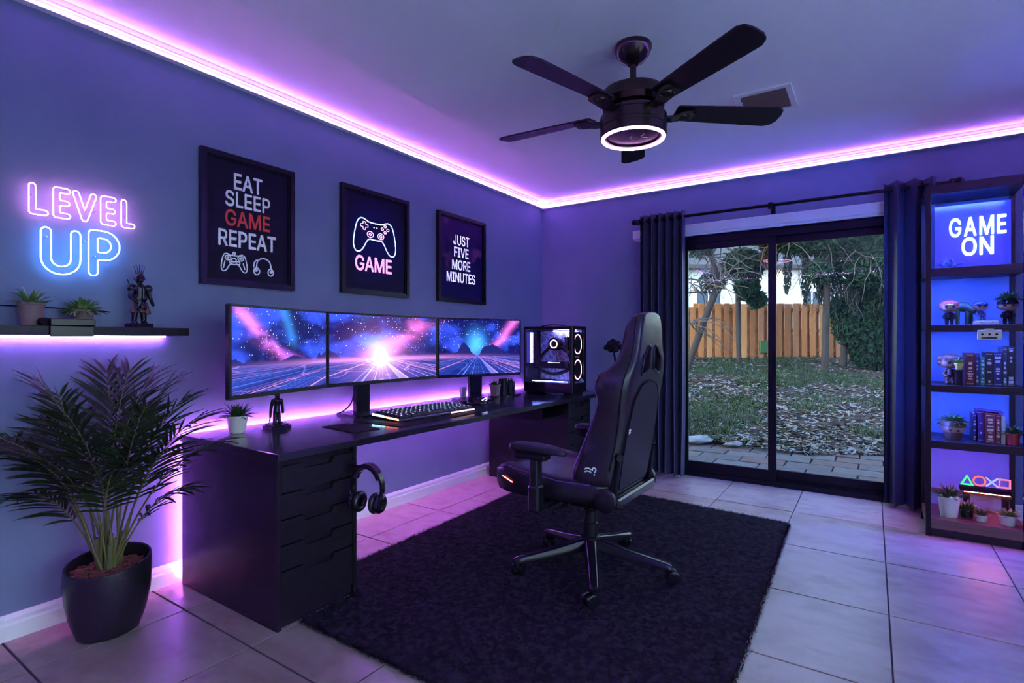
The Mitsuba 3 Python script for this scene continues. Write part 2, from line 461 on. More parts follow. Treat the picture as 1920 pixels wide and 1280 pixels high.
def curtain(x0, x1, folds, seed, z0=0.02, z1=2.375, amp=0.052):
    r = np.random.default_rng(seed)
    nx, nz = folds * 14, 40
    ph = r.uniform(-0.5, 0.5, folds * 2 + 2)
    s = np.linspace(0, 1, nx)
    Z = np.linspace(0, 1, nz)
    V = np.zeros((nz, nx, 3))
    jit = np.interp(s * folds * 2, np.arange(folds * 2 + 2), ph)
    for i, t in enumerate(Z):
        th = 2 * math.pi * folds * s + 0.5 * jit * (1 - t) * 2
        a = amp * (0.8 + 0.35 * (1 - t)) * (1 + 0.35 * jit)
        V[i, :, 0] = x0 + (x1 - x0) * s + 0.012 * np.sin(2 * th) * (1 - 0.3 * t) + 0.010 * np.sin(3.1 * s * 6 + 4 * t) * (1 - t)
        V[i, :, 1] = ROD_Y + a * np.sin(th) + 0.012 * np.sin(7 * s + 3.3 * t) * (1 - t)
        V[i, :, 2] = z0 + (z1 - z0) * t
    v = V.reshape(-1, 3)
    i, j = np.meshgrid(np.arange(nz - 1), np.arange(nx - 1), indexing='ij')
    a = i * nx + j
    f = np.vstack([np.stack([a, a + 1, a + nx + 1], -1).reshape(-1, 3), np.stack([a, a + nx + 1, a + nx], -1).reshape(-1, 3)])
    g = []
    for c in range(2 * folds):
        xx = x0 + (x1 - x0) * (c + 0.5) / (2 * folds)
        t_ = np.linspace(0, 2 * math.pi, 17)[:-1]
        g.append(tube(np.stack([xx + 0 * t_, ROD_Y + 0.024 * np.cos(t_), ROD_Z + 0.024 * np.sin(t_)], -1), 0.004, 6, closed=True))
    return trimesh.Trimesh(v, f, process=False), g


for lab, a in (('dark navy grommet curtain hanging left of the sliding glass door', (1.14, 1.555, 6, 1)), ('dark navy grommet curtain between the glass door and the bookcase', (3.005, 3.31, 3, 7, 0.02, 2.375, 0.075))):
    k = thing('curtain', lab, 'curtain', 'dark curtains beside the glass door')
    m, g = curtain(*a)
    part(k, 'fabric', m, CURTAIN, True)
    for q in g:
        part(k, 'grommet', q, STEEL, True)

# ------------------------------------------------------------------ ceiling fan and vent
FX, FYc = 1.941, -2.395
k = thing('ceiling_fan', 'dark bronze five-blade ceiling fan with a glowing ring light', 'ceiling fan')
part(k, 'canopy', lathe([(0.0, CZ), (0.088, CZ), (0.092, CZ - 0.012), (0.089, CZ - 0.025), (0.079, CZ - 0.052), (0.060, CZ - 0.074), (0.036, CZ - 0.088), (0.026, CZ - 0.098), (0, CZ - 0.10)], 40, (FX, FYc, 0)), BRONZE, 35)
part(k, 'downrod', cyl((FX, FYc, CZ - 0.09), (FX, FYc, 2.480), 0.016, 18), BRONZE)
part(k, 'motor_housing', lathe([(0, 2.487), (0.03, 2.487), (0.10, 2.480), (0.150, 2.460), (0.168, 2.430), (0.168, 2.400), (0.150, 2.375), (0.125, 2.367), (0.125, 2.361), (0.140, 2.355), (0.140, 2.347), (0.150, 2.343), (0.152, 2.335), (0, 2.333)], 56, (FX, FYc, 0)), BRONZE, 35)
part(k, 'light_housing', lathe([(0.0, 2.337), (0.155, 2.337), (0.163, 2.331), (0.163, 2.287), (0.166, 2.283), (0.166, 2.275), (0.163, 2.271), (0.163, 2.237), (0.158, 2.231), (0.128, 2.231), (0.128, 2.241), (0, 2.241)], 64, (FX, FYc, 0)), BRONZE, 35)
t_ = np.linspace(0, 2 * math.pi, 65)[:-1]
part(k, 'ring_light', tube(np.stack([FX + 0.148 * np.cos(t_), FYc + 0.148 * np.sin(t_), 2.228 + 0 * t_], -1), 0.0095, 12, closed=True), WHITE, True, label='glowing white-pink ring light', emit=np.array([1.0, 0.42, 1.0]) * FAN_E, w=8)
part(k, 'light_cover', cyl((FX, FYc, 2.2412), (FX, FYc, 2.239), 0.127, 40), mat('mat_violet_glass', (0.030, 0.008, 0.045), 0.25, spec=0.3), 30)
t2_ = np.linspace(0, 1, 14)
part(k, 'filament', cat(tube(np.stack([FX - 0.03 + 0.05 * t2_, FYc + 0.02 * np.sin(9 * t2_), 2.232 + 0 * t2_], -1), 0.002, 6), tube(np.stack([FX + 0.05 + 0.012 * np.cos(6 * t2_), FYc - 0.02 + 0.06 * t2_, 2.232 + 0 * t2_], -1), 0.002, 6)), CHROME)
for i in range(5):
    az = math.radians(-33 + 72 * i)
    M = tr((FX, FYc, 2.360)) @ rot(math.degrees(az))
    iron = cat(loft([[[x, -w, z - 0.006], [x, w, z - 0.006], [x, w, z + 0.006], [x, -w, z + 0.006]] for x, w, z in ((0.13, 0.030, -0.012), (0.17, 0.026, -0.028), (0.21, 0.034, -0.026), (0.25, 0.046, -0.012), (0.29, 0.046, -0.008), (0.31, 0.028, -0.007))]),
               lathe([(0, -0.022), (0.032, -0.022), (0.036, -0.014), (0.030, -0.006), (0, -0.005)], 20, (0.255, 0, 0)), ball((0.235, 0.022, -0.02), 0.008, 1), ball((0.235, -0.022, -0.02), 0.008, 1), ball((0.28, 0.0, -0.02), 0.008, 1))
    part(k, 'blade_iron', moved(iron, M), BRONZE, 35)
    pts = [(0.215, -0.056), (0.60, -0.070), (0.725, -0.072), (0.755, -0.058), (0.765, -0.02), (0.765, 0.03), (0.752, 0.058), (0.720, 0.074), (0.60, 0.072), (0.215, 0.056)]
    bl = prism(Polygon(pts).buffer(-0.012).buffer(0.012, quad_segs=6), 0.008)
    part(k, 'blade', moved(bl, M @ rot(-12, (1, 0, 0))), BLADE, 30)

k = thing('air_vent', 'white-framed ceiling air vent beside the fan', 'air vent')
V0, V1, W0, W1 = 2.235, 2.55, -1.545, -1.19
part(k, 'frame', cat(bx(V0, V1, W0, W0 + 0.035, CZ - 0.014, CZ, 0.003), bx(V0, V1, W1 - 0.035, W1, CZ - 0.014, CZ, 0.003), bx(V0, V0 + 0.035, W0, W1, CZ - 0.014, CZ, 0.003), bx(V1 - 0.035, V1, W0, W1, CZ - 0.014, CZ, 0.003)), WHITE, False)
part(k, 'backing', bx(V0 + 0.03, V1 - 0.03, W0 + 0.03, W1 - 0.03, CZ - 0.003, CZ), MATTE, False)
for i in range(5):
    y = W0 + 0.065 + i * (W1 - W0 - 0.13) / 4
    part(k, 'louvre', moved(bx(V0 + 0.033, V1 - 0.033, -0.022, 0.022, -0.001, 0.001), tr((0, y, CZ - 0.009)) @ rot(-24, (1, 0, 0))), mat('mat_vent_louvre', (0.17, 0.125, 0.10), 0.7, spec=0.1), False)

# ------------------------------------------------------------------ neon sign LEVEL UP on the left wall
def strokes(lines, w):
    return unary_union([LineString(l).buffer(w / 2, quad_segs=8, join_style=1) for l in lines])


def arc(cx, cy, rx, ry, a0, a1, n=18):
    a = np.radians(np.linspace(a0, a1, n))
    return [(cx + rx * math.cos(t), cy + ry * math.sin(t)) for t in a]


k = thing('neon_sign', 'pink LEVEL over blue UP outline neon sign on the left wall', 'neon sign')
NP, NB = np.array([1.0, 0.30, 0.80]) * NEON_E, np.array([0.14, 0.42, 1.0]) * NEON_E
GL = {'L': lambda w, h: [[(0, h), (0, 0), (w, 0)]], 'E': lambda w, h: [[(w, h), (0, h), (0, 0), (w, 0)], [(0, h / 2), (w * 0.92, h / 2)]], 'V': lambda w, h: [[(0, h), (w / 2, 0), (w, h)]]}
for ch, y0, y1 in (('L', -4.222, -4.158), ('E', -4.142, -4.082), ('V', -4.074, -3.988), ('E', -3.972, -3.912), ('L', -3.892, -3.836)):
    w = 0.022
    poly = strokes(GL[ch](y1 - y0 - w, 0.130 - w), w)
    part(k, 'letter_tube', ring_tubes(poly, 0.0027, on_left(y0 + w / 2, 1.748 + w / 2, 0.028)), WHITE, True, label=f'pink glowing letter {ch}', emit=NP, w=1.2)
w = 0.034
U = strokes([[(0, 0.172), (0, 0.068)] + arc(0.051, 0.060, 0.051, 0.050, 180, 360) + [(0.102, 0.172)]], w)
Pl = strokes([[(0, 0.0), (0, 0.172), (0.040, 0.172)] + arc(0.040, 0.123, 0.045, 0.049, 90, -90) + [(0, 0.074)]], w)
part(k, 'letter_tube', ring_tubes(U, 0.0032, on_left(-4.166, 1.512, 0.028)), WHITE, True, label='blue glowing letter U', emit=NB, w=2)
part(k, 'letter_tube', ring_tubes(Pl, 0.0032, on_left(-4.000, 1.528, 0.028)), WHITE, True, label='blue glowing letter P', emit=NB, w=2)
for y, z in ((-4.21, 1.83), (-4.10, 1.87), (-3.99, 1.80), (-3.87, 1.80), (-4.163, 1.66), (-4.03, 1.66), (-3.992, 1.60)):
    part(k, 'standoff', cyl((0, y, z), (0.028, y, z), 0.003, 8), CHROME)

# ------------------------------------------------------------------ floating wall shelf and its things
k = thing('wall_shelf', 'black floating wall shelf under the LEVEL UP sign', 'shelf')
part(k, 'board', bx(0, 0.20, -4.95, -3.672, 1.243, 1.280, 0.002), BLACKWOOD, False)
single('led_strip', 'pink-violet LED strip under the floating wall shelf', 'LED strip', bx(0.012, 0.024, -4.93, -3.70, 1.235, 1.243), WHITE, False, emit=LED * SHELF_E, w=8)
SH = 1.280


def pot_plant(name, label, at, r0, r1, h, potm, leafm, n, L, W, tilt, seed, group=None, droop=0.7, saucer=False, up=1.0, extra=None):
    k = thing(name, label, 'potted plant', group)
    x, y, z = at
    part(k, 'pot', lathe([(0, 0), (r0, 0), (r0 + 0.002, 0.004), (r1, h - 0.012), (r1 + 0.003, h - 0.010), (r1 + 0.003, h), (r1 - 0.006, h), (r1 - 0.010, h - 0.02), (0, h - 0.02)], 32, at), potm, 35)
    part(k, 'soil', lathe([(0, h - 0.021), (r1 - 0.008, h - 0.021), (r1 - 0.009, h - 0.012), (0, h - 0.008)], 20, at), SOIL)
    part(k, 'leaves', blades(np.random.default_rng(seed), (x, y, z + h - 0.012), n, L, W, tilt, up, 4, droop, r1 * 0.5), leafm, True, stuff=True)
    return k


pot_plant('potted_plant', 'spiky plant in a tapered clay pot, left on the floating wall shelf', (0.11, -4.235, SH), 0.032, 0.043, 0.095, POTCLAY, LEAFB, 46, 0.085, 0.012, (15, 85), 11)
pot_plant('potted_plant', 'bushy bright green plant in the middle of the floating wall shelf', (0.075, -4.055, SH), 0.032, 0.042, 0.075, POTCLAY, LEAFB, 90, 0.075, 0.020, (5, 85), 12, droop=1.1)
k = thing('console_box', 'flat black glossy box on the front of the floating wall shelf', 'box')
part(k, 'case', bx(0.125, 0.222, -4.205, -4.055, SH + 0.0005, SH + 0.030, 0.003), GLOSS, False)
part(k, 'front_panel', cat(bx(0.2025, 0.212, -4.203, -4.057, 1.238, SH + 0.0005, 0.002), bx(0.212, 0.214, -4.196, -4.064, 1.245, 1.248), bx(0.212, 0.214, -4.196, -4.064, SH + 0.001, SH + 0.003)), GLOSS, False)
part(k, 'knob', cat(cyl((0.15, -4.212, SH + 0.017), (0.19, -4.212, SH + 0.017), 0.016, 18)), MATTE)

k = thing('warrior_statue', 'small dark armoured warrior statue on the floating wall shelf', 'statue')
sx, sy, sz = 0.10, -3.845, SH
part(k, 'base', bx(sx - 0.035, sx + 0.035, sy - 0.048, sy + 0.045, sz, sz + 0.020, 0.003), MATTE, False)
b = sz + 0.018
S = lambda y, z, x=0.0: np.array([sx + x, sy + y, b + z])
part(k, 'body', limb([
    (S(-0.022, 0.004, 0.012), 0.010, S(-0.022, 0.008, -0.004), 0.010), (S(-0.022, 0.008), 0.010, S(-0.018, 0.075), 0.014),
    (S(0.018, 0.004, 0.014), 0.010, S(0.018, 0.008, -0.004), 0.010), (S(0.018, 0.008), 0.011, S(0.014, 0.075), 0.015),
    (S(-0.014, 0.075), 0.020, S(0.012, 0.12), 0.020), (S(0.012, 0.075), 0.020, S(-0.010, 0.12), 0.020),
    (S(0, 0.115), 0.022, S(0, 0.165), 0.024), (S(-0.018, 0.165), 0.015, S(0.018, 0.165), 0.015), (S(0, 0.17), 0.010, S(0, 0.195), 0.010),
    (S(0, 0.203), 0.017, S(0.002, 0.215), 0.016),
    (S(-0.028, 0.168), 0.013, S(-0.040, 0.125, 0.006), 0.009), (S(-0.040, 0.125, 0.006), 0.009, S(-0.022, 0.100, 0.026), 0.007),
    (S(0.030, 0.168), 0.013, S(0.044, 0.125), 0.009), (S(0.044, 0.125), 0.008, S(0.052, 0.09, 0.012), 0.007)], 1, 0.006, 3), GLOSS, True)
sk = []
for yy, zz, rr in ((-0.022, 0.10, 0.024), (0.006, 0.10, 0.026), (0.026, 0.095, 0.020)):
    sk.append(hullpts(np.vstack([S(yy, zz) + trimesh.creation.icosphere(subdivisions=1).vertices * 0.008, S(yy * 1.2, zz - 0.045, 0.008) + trimesh.creation.icosphere(subdivisions=1).vertices * np.array([0.012, rr * 0.7, 0.006])])))
part(k, 'armour_skirt', cat(sk), mat('mat_statue_bronze', (0.10, 0.06, 0.035), 0.35, metallic=0.6), 40)
part(k, 'shoulder_plate', moved(trimesh.creation.icosphere(subdivisions=2), tr(S(0.036, 0.165)) @ np.diag([0.015, 0.018, 0.020, 1])), GLOSS, True)
part(k, 'shoulder_plate', moved(trimesh.creation.icosphere(subdivisions=2), tr(S(-0.034, 0.165)) @ np.diag([0.015, 0.016, 0.020, 1])), GLOSS, True)
part(k, 'helmet', cat(lathe([(0.024, 0.206), (0.023, 0.212), (0.018, 0.225), (0.009, 0.234), (0, 0.236)], 18, (sx, sy, b)), *[cyl(S(0.013 * math.sin(a), 0.228), S(0.028 * math.sin(a), 0.258 + 0.02 * math.cos(a)), 0.003, 6, 0.0006) for a in (-1.0, -0.4, 0.0, 0.5, 1.0)]), GLOSS, 40)
part(k, 'sword', cat(cyl(S(0.050, 0.088, 0.014), S(0.010, 0.195, -0.024), 0.0028, 6), cyl(S(-0.046, 0.205, -0.01), S(-0.010, 0.055, 0.03), 0.0024, 6)), BLACKPL)

# thin cable on the wall above the shelf
single('cable', 'thin dark cable running along the left wall above the shelf', 'cable', tube([(0.006, -4.95, 1.372), (0.006, -4.5, 1.366), (0.006, -4.2, 1.362), (0.006, -4.0, 1.358), (0.006, -3.93, 1.352)], 0.0028, 6), MATTE)

# ------------------------------------------------------------------ posters
def poster(label, y0, y1, z0, z1, art, fw=0.028):
    k = thing('framed_poster', label, 'poster', None)
    d = 0.032
    out = sbox(y0, z0, y1, z1).difference(sbox(y0 + fw, z0 + fw, y1 - fw, z1 - fw))
    fr = prism(out, d, on_left(0, 0, 0.004))
    lip = prism(sbox(y0 + fw - 0.002, z0 + fw - 0.002, y1 - fw + 0.002, z1 - fw + 0.002).difference(sbox(y0 + fw + 0.008, z0 + fw + 0.008, y1 - fw - 0.008, z1 - fw - 0.008)), 0.020, on_left(0, 0, 0.004))
    part(k, 'frame', cat(fr, lip), FRAMEB, False)
    part(k, 'print', bx(0.004, 0.014, y0 + fw, y1 - fw, z0 + fw, z1 - fw), art, False)
    return k


def line_art(k, lines, w, y, z, m, label=None, emit=None, sc=1.0, x=0.0142, name='line_art', wt=1.0, sy=None):
    q = lambda l: affinity.scale(l if isinstance(l, Polygon) else LineString(l), sc, sy or sc, origin=(0, 0))
    g = unary_union([q(l).buffer(w / 2) if not isinstance(l, Polygon) else q(l) for l in lines])
    return part(k, name, prism(g, 0.001, on_left(y, z, x)), m, False, label=label, emit=emit, w=wt)


def smoothpoly(pts, n=4, closed=True):
    p = np.asarray(pts, float)
    for _ in range(n):
        q = np.roll(p, -1, 0) if closed else p[1:]
        a = p if closed else p[:-1]
        r = np.empty((2 * len(a), 2))
        r[0::2], r[1::2] = 0.75 * a + 0.25 * q, 0.25 * a + 0.75 * q
        p = r if closed else np.vstack([p[:1], r, p[-1:]])
    return [tuple(v) for v in p]


PAD = smoothpoly([(-0.5, 0.02), (-0.60, -0.62), (-0.52, -0.86), (-0.36, -0.80), (-0.20, -0.42), (-0.08, -0.44), (0.08, -0.44), (0.20, -0.42), (0.36, -0.80), (0.52, -0.86), (0.60, -0.62), (0.5, 0.02), (0.38, 0.14), (0.26, 0.10), (0.18, 0.04), (-0.18, 0.04), (-0.26, 0.10), (-0.38, 0.14)], 3)


def circ(x, y, r, n=20):
    return arc(x, y, r, r, 0, 360, n)


k = poster('black framed EAT SLEEP GAME REPEAT poster, largest and leftmost on the wall', -3.535, -2.99, 1.520, 2.236, BLACKART)
for s, z, h, w, m in (('EAT', 2.056, 0.086, 0.165, WHITEINK), ('SLEEP', 1.958, 0.082, 0.262, WHITEINK), ('GAME', 1.852, 0.084, 0.262, REDINK), ('REPEAT', 1.738, 0.086, 0.336, WHITEINK)):
    part(k, 'lettering', text(s, h, 0.001, on_left(-3.270, z, 0.0142), w), m, False, label=('red word ' if m is REDINK else 'white word ') + s)
line_art(k, [PAD + [PAD[0]], circ(-0.28, -0.10, 0.13), circ(0.28, -0.08, 0.13), Point(0.28, -0.08).buffer(0.07), circ(-0.02, -0.20, 0.10), [(-0.33, -0.10), (-0.23, -0.10)], [(-0.28, -0.15), (-0.28, -0.05)], [(-0.06, 0.04), (-0.06, 0.22), (0.04, 0.22), (0.02, 0.08)], [(-0.42, -0.30), (-0.48, -0.66)], [(0.40, -0.34), (0.47, -0.64)], circ(0.16, -0.34, 0.09), circ(-0.16, -0.34, 0.06)], 0.0065, -3.350, 1.683, WHITEINK, 'white game controller drawing', sc=0.125, sy=0.100)
line_art(k, [arc(0, 0, 0.42, 0.5, 180, 0), arc(-0.06, 0.0, 0.52, 0.46, 180, 130), [(-0.42, 0), (-0.44, -0.25)], [(0.42, 0), (0.46, -0.25)], [(-0.58, 0), (-0.60, -0.18)], arc(-0.42, -0.46, 0.17, 0.25, 0, 360), arc(0.42, -0.46, 0.17, 0.25, 0, 360), Point(-0.47, -0.38).buffer(0.12), Point(0.45, -0.42).buffer(0.11)], 0.007, -3.178, 1.653, WHITEINK, 'white headphones drawing', sc=0.102, sy=0.080)

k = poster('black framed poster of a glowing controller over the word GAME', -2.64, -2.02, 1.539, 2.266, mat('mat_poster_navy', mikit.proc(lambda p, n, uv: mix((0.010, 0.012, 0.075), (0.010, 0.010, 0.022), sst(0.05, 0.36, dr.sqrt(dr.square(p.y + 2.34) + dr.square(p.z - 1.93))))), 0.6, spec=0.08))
line_art(k, [PAD + [PAD[0]]], 0.0085, -2.338, 2.036, WHITEINK, 'printed blue-white controller outline with added glow', np.array([0.35, 0.62, 1.0]) * 0.75, 0.335, sy=0.245)  # printed line art made to emit; no lamp in the poster
line_art(k, [circ(-0.14, -0.30, 0.085), circ(-0.14, -0.30, 0.03), circ(0.15, -0.30, 0.085), circ(0.15, -0.30, 0.035), circ(0.27, 0.02, 0.035), circ(0.27, -0.16, 0.035), circ(0.19, -0.07, 0.035), circ(0.35, -0.07, 0.035), [(-0.335, -0.03), (-0.335, 0.03), (-0.265, 0.03), (-0.265, -0.03), (-0.20, -0.05), (-0.20, -0.11), (-0.265, -0.12), (-0.27, -0.19), (-0.33, -0.19), (-0.335, -0.12), (-0.40, -0.11), (-0.40, -0.05), (-0.335, -0.03)], Point(-0.04, -0.08).buffer(0.02), Point(0.04, -0.08).buffer(0.02)], 0.006, -2.338, 2.036, WHITEINK, 'printed pink controller buttons with added glow', np.array([1.0, 0.40, 0.70]) * 0.5, 0.335, sy=0.245)
part(k, 'lettering', text('GAME', 0.098, 0.001, on_left(-2.350, 1.706, 0.0142), 0.335), WHITEINK, False, label='printed pink word GAME with added glow', emit=np.array([1.0, 0.22, 0.65]) * 0.5, w=0.3)  # printed word with emission added to the ink

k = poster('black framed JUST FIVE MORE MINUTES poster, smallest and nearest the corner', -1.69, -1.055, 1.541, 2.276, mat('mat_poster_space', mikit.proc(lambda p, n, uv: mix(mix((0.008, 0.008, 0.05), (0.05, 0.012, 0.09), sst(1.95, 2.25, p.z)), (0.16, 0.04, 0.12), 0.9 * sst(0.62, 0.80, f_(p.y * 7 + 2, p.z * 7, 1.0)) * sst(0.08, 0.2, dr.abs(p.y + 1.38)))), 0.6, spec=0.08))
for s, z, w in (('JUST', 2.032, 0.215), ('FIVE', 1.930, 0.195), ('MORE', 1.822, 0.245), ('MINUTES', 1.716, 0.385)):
    part(k, 'lettering', text(s, 0.080, 0.001, on_left(-1.380, z, 0.0142), w), WHITEINK, False, label='pale lilac print with added glow, word ' + s, emit=np.array([0.42, 0.40, 0.80]) * 0.45, w=0.1)  # glow added to printed words, nothing lights them from behind

# ------------------------------------------------------------------ desk
DT = 0.748
DY0, DY1, DX = -3.645, -0.33, 0.885
k = thing('desk', 'long black desk along the left wall with drawers at both ends', 'desk')
part(k, 'desk_top', bx(0.045, DX, DY0, DY1, DT - 0.034, DT, 0.003), DESKTOP, False)


def drawer_unit(y0, y1, rows, x0=0.06, x1=0.868, z1=DT - 0.0345):
    w = 0.02
    c = part(k, 'drawer_cabinet', cat(bx(x0, x1, y0, y0 + w, 0, z1, 0.001), bx(x0, x1, y1 - w, y1, 0, z1, 0.001), bx(x0, x0 + w, y0, y1, 0, z1), bx(x0, x1 - 0.02, y0 + w, y1 - w, 0.0, 0.055), bx(x0, x1 - 0.02, y0 + w, y1 - w, z1 - 0.012, z1), bx(x1 - 0.03, x1 - 0.026, y0 + w, y1 - w, 0.05, z1)), CABINET, False)
    n = len(rows)
    for a, b_ in rows:
        yc = (y0 + y1) / 2
        face = sbox(y0 + w + 0.003, a, y1 - w - 0.003, b_ - 0.004)
        grip = Polygon([(yc - 0.085, b_ + 0.01), (yc - 0.070, b_ - 0.030), (yc + 0.070, b_ - 0.030), (yc + 0.085, b_ + 0.01)]).buffer(-0.006).buffer(0.006)
        part(c, 'drawer_front', prism(face.difference(grip), 0.018, on_left(0, 0, x1 - 0.022)), CABINET, False)


drawer_unit(-3.640, -3.222, [(0.060, 0.243), (0.247, 0.352), (0.356, 0.461), (0.465, 0.572), (0.576, 0.690)])
drawer_unit(-1.040, -0.640, [(0.060, 0.243), (0.247, 0.352), (0.356, 0.461), (0.465, 0.572), (0.576, 0.690)])
single('led_strip', 'magenta LED strip along the back edge of the desk', 'LED strip', bx(0.033, 0.0445, DY0 + 0.02, DY1 - 0.03, DT - 0.028, DT - 0.012), WHITE, False, emit=DESKC * DESK_E, w=22)
single('led_strip', 'magenta LED strip down the back edge of the near drawer cabinet', 'LED strip', bx(0.040, 0.052, -3.615, -3.600, 0.03, DT - 0.06), WHITE, False, emit=DESKC * DESK_E, w=8)
single('led_strip', 'magenta LED strip under the back of the desk top lighting the baseboard', 'LED strip', bx(0.055, 0.069, -3.20, -1.06, DT - 0.042, DT - 0.0345), WHITE, False, emit=LED * DESK_E * 0.8, w=8)
k = thing('cable_tray', 'black cable tray under the desk beside the far drawers', 'cable tray')
part(k, 'tray', cat(bx(0.36, 0.80, -1.36, -1.06, 0.60, 0.606), bx(0.36, 0.80, -1.36, -1.352, 0.606, DT - 0.035), bx(0.36, 0.366, -1.36, -1.06, 0.606, DT - 0.035)), MATTE, False)
part(k, 'power_brick', cat(bx(0.55, 0.70, -1.34, -1.27, 0.607, 0.65, 0.006), bx(0.42, 0.52, -1.34, -1.22, 0.607, 0.64, 0.006)), BLACKPL, False)

# desk mat, keyboard, mouse
single('desk_mat', 'long black desk mat under the keyboard and mouse', 'desk mat', prism(sbox(0, 0, 0.40, 1.17).buffer(-0.02).buffer(0.02), 0.003, tr((0.405, -2.87, DT + 0.0003)) @ rot(1.5)), MATTE, False)
single('mouse_pad', 'small black square pad left of the desk mat', 'mouse pad', prism(sbox(0, 0, 0.30, 0.17).buffer(-0.01).buffer(0.01), 0.003, tr((0.435, -3.10, DT + 0.0003)) @ rot(-6)), MATTE, False)
k = thing('keyboard', 'black mechanical keyboard with rainbow glowing keys on the desk mat', 'keyboard')
KM = basis([0.045, 0.999, 0], [-0.9975, 0.045, 0.06], [0.06, 0, 0.998], [0.57, -2.42, DT + 0.0225])
part(k, 'case', moved(cat(bx(-0.33, 0.33, -0.12, 0.12, -0.010, 0.010, 0.004)), KM), BLACKPL, False)
part(k, 'wrist_edge', moved(bx(-0.33, 0.33, -0.128, -0.119, -0.010, 0.004, 0.003), KM), CHROME, False)
keys, legs = [], {0: [], 1: [], 2: []}
rng = np.random.default_rng(8)
for r in range(6):
    x = -0.318
    widths = [1.0] * 17 if r != 0 else [1.3, 1.2, 1.2, 6.2, 1.2, 1.2, 1.2, 1.3, 1.1, 1.1]
    u = 0.636 / sum(widths)
    for wd in widths:
        a, b_ = x + 0.002, x + wd * u - 0.002
        y = -0.098 + r * 0.0375
        m = loft([[[a, y - 0.015, 0.010], [b_, y - 0.015, 0.010], [b_, y + 0.015, 0.010], [a, y + 0.015, 0.010]], [[a + 0.004, y - 0.010, 0.022], [b_ - 0.004, y - 0.010, 0.022], [b_ - 0.004, y + 0.011, 0.022], [a + 0.004, y + 0.011, 0.022]]])
        part(k, 'key', moved(m, KM), BLACKPL, False)
        c_ = (a + b_) / 2
        legs[int(rng.integers(0, 3))].append(bx(c_ - 0.004, c_ + 0.004, y - 0.003, y + 0.005, 0.0222, 0.0226))
        x += wd * u
for i, e in enumerate(((0.55, 0.75, 1.0), (0.2, 0.45, 1.0), (0.75, 0.9, 1.0))):
    part(k, 'key_legend', moved(cat(legs[i]), KM), WHITE, False, stuff=True, label='glowing key legends', emit=np.array(e) * 0.6, w=0.3)
part(k, 'side_light', moved(bx(-0.3325, -0.330, 0.0, 0.115, -0.004, 0.008), KM), WHITE, False, label='cyan-white glow on the left edge', emit=np.array([0.35, 0.9, 1.0]) * 2.5, w=0.3)
part(k, 'side_light', moved(bx(-0.3325, -0.330, -0.118, -0.01, -0.004, 0.006), KM), WHITE, False, label='orange-red glow on the left edge', emit=np.array([1.0, 0.22, 0.06]) * 4, w=0.4)
part(k, 'side_light', moved(bx(0.10, 0.325, -0.1295, -0.128, -0.006, 0.002), KM), WHITE, False, label='warm glow on the front edge', emit=np.array([1.0, 0.55, 0.35]) * 2, w=0.3)
k = thing('mouse', 'black computer mouse with a glowing curved stripe', 'mouse')
mc = np.array([0.50, -1.80, DT + 0.0035])
ms = trimesh.creation.icosphere(subdivisions=3)
ms.vertices[:, 2] = np.where(ms.vertices[:, 2] < 0, ms.vertices[:, 2] * 0.05, ms.vertices[:, 2])
part(k, 'shell', moved(ms, tr(mc + [0, 0, 0.003]) @ np.diag([0.085, 0.050, 0.055, 1])), GLOSS, True)
part(k, 'wheel', cyl(mc + [-0.055, -0.006, 0.042], mc + [-0.055, 0.006, 0.042], 0.012, 16), MATTE)
t_ = np.linspace(-0.9, 0.9, 14)
part(k, 'light_stripe', tube(np.stack([mc[0] + 0.086 * np.cos(t_) * 0.93, mc[1] + 0.047 * np.sin(t_) * 1.0 + 0.012, mc[2] + 0.028 + 0.02 * np.cos(2 * t_)], -1), 0.0026, 8), WHITE, True, label='glowing white-blue stripe', emit=np.array([0.5, 0.75, 1.0]) * 2, w=0.2)

# ------------------------------------------------------------------ monitors
def sfn(x, a):
    return dr.exp(-dr.square(x / a))


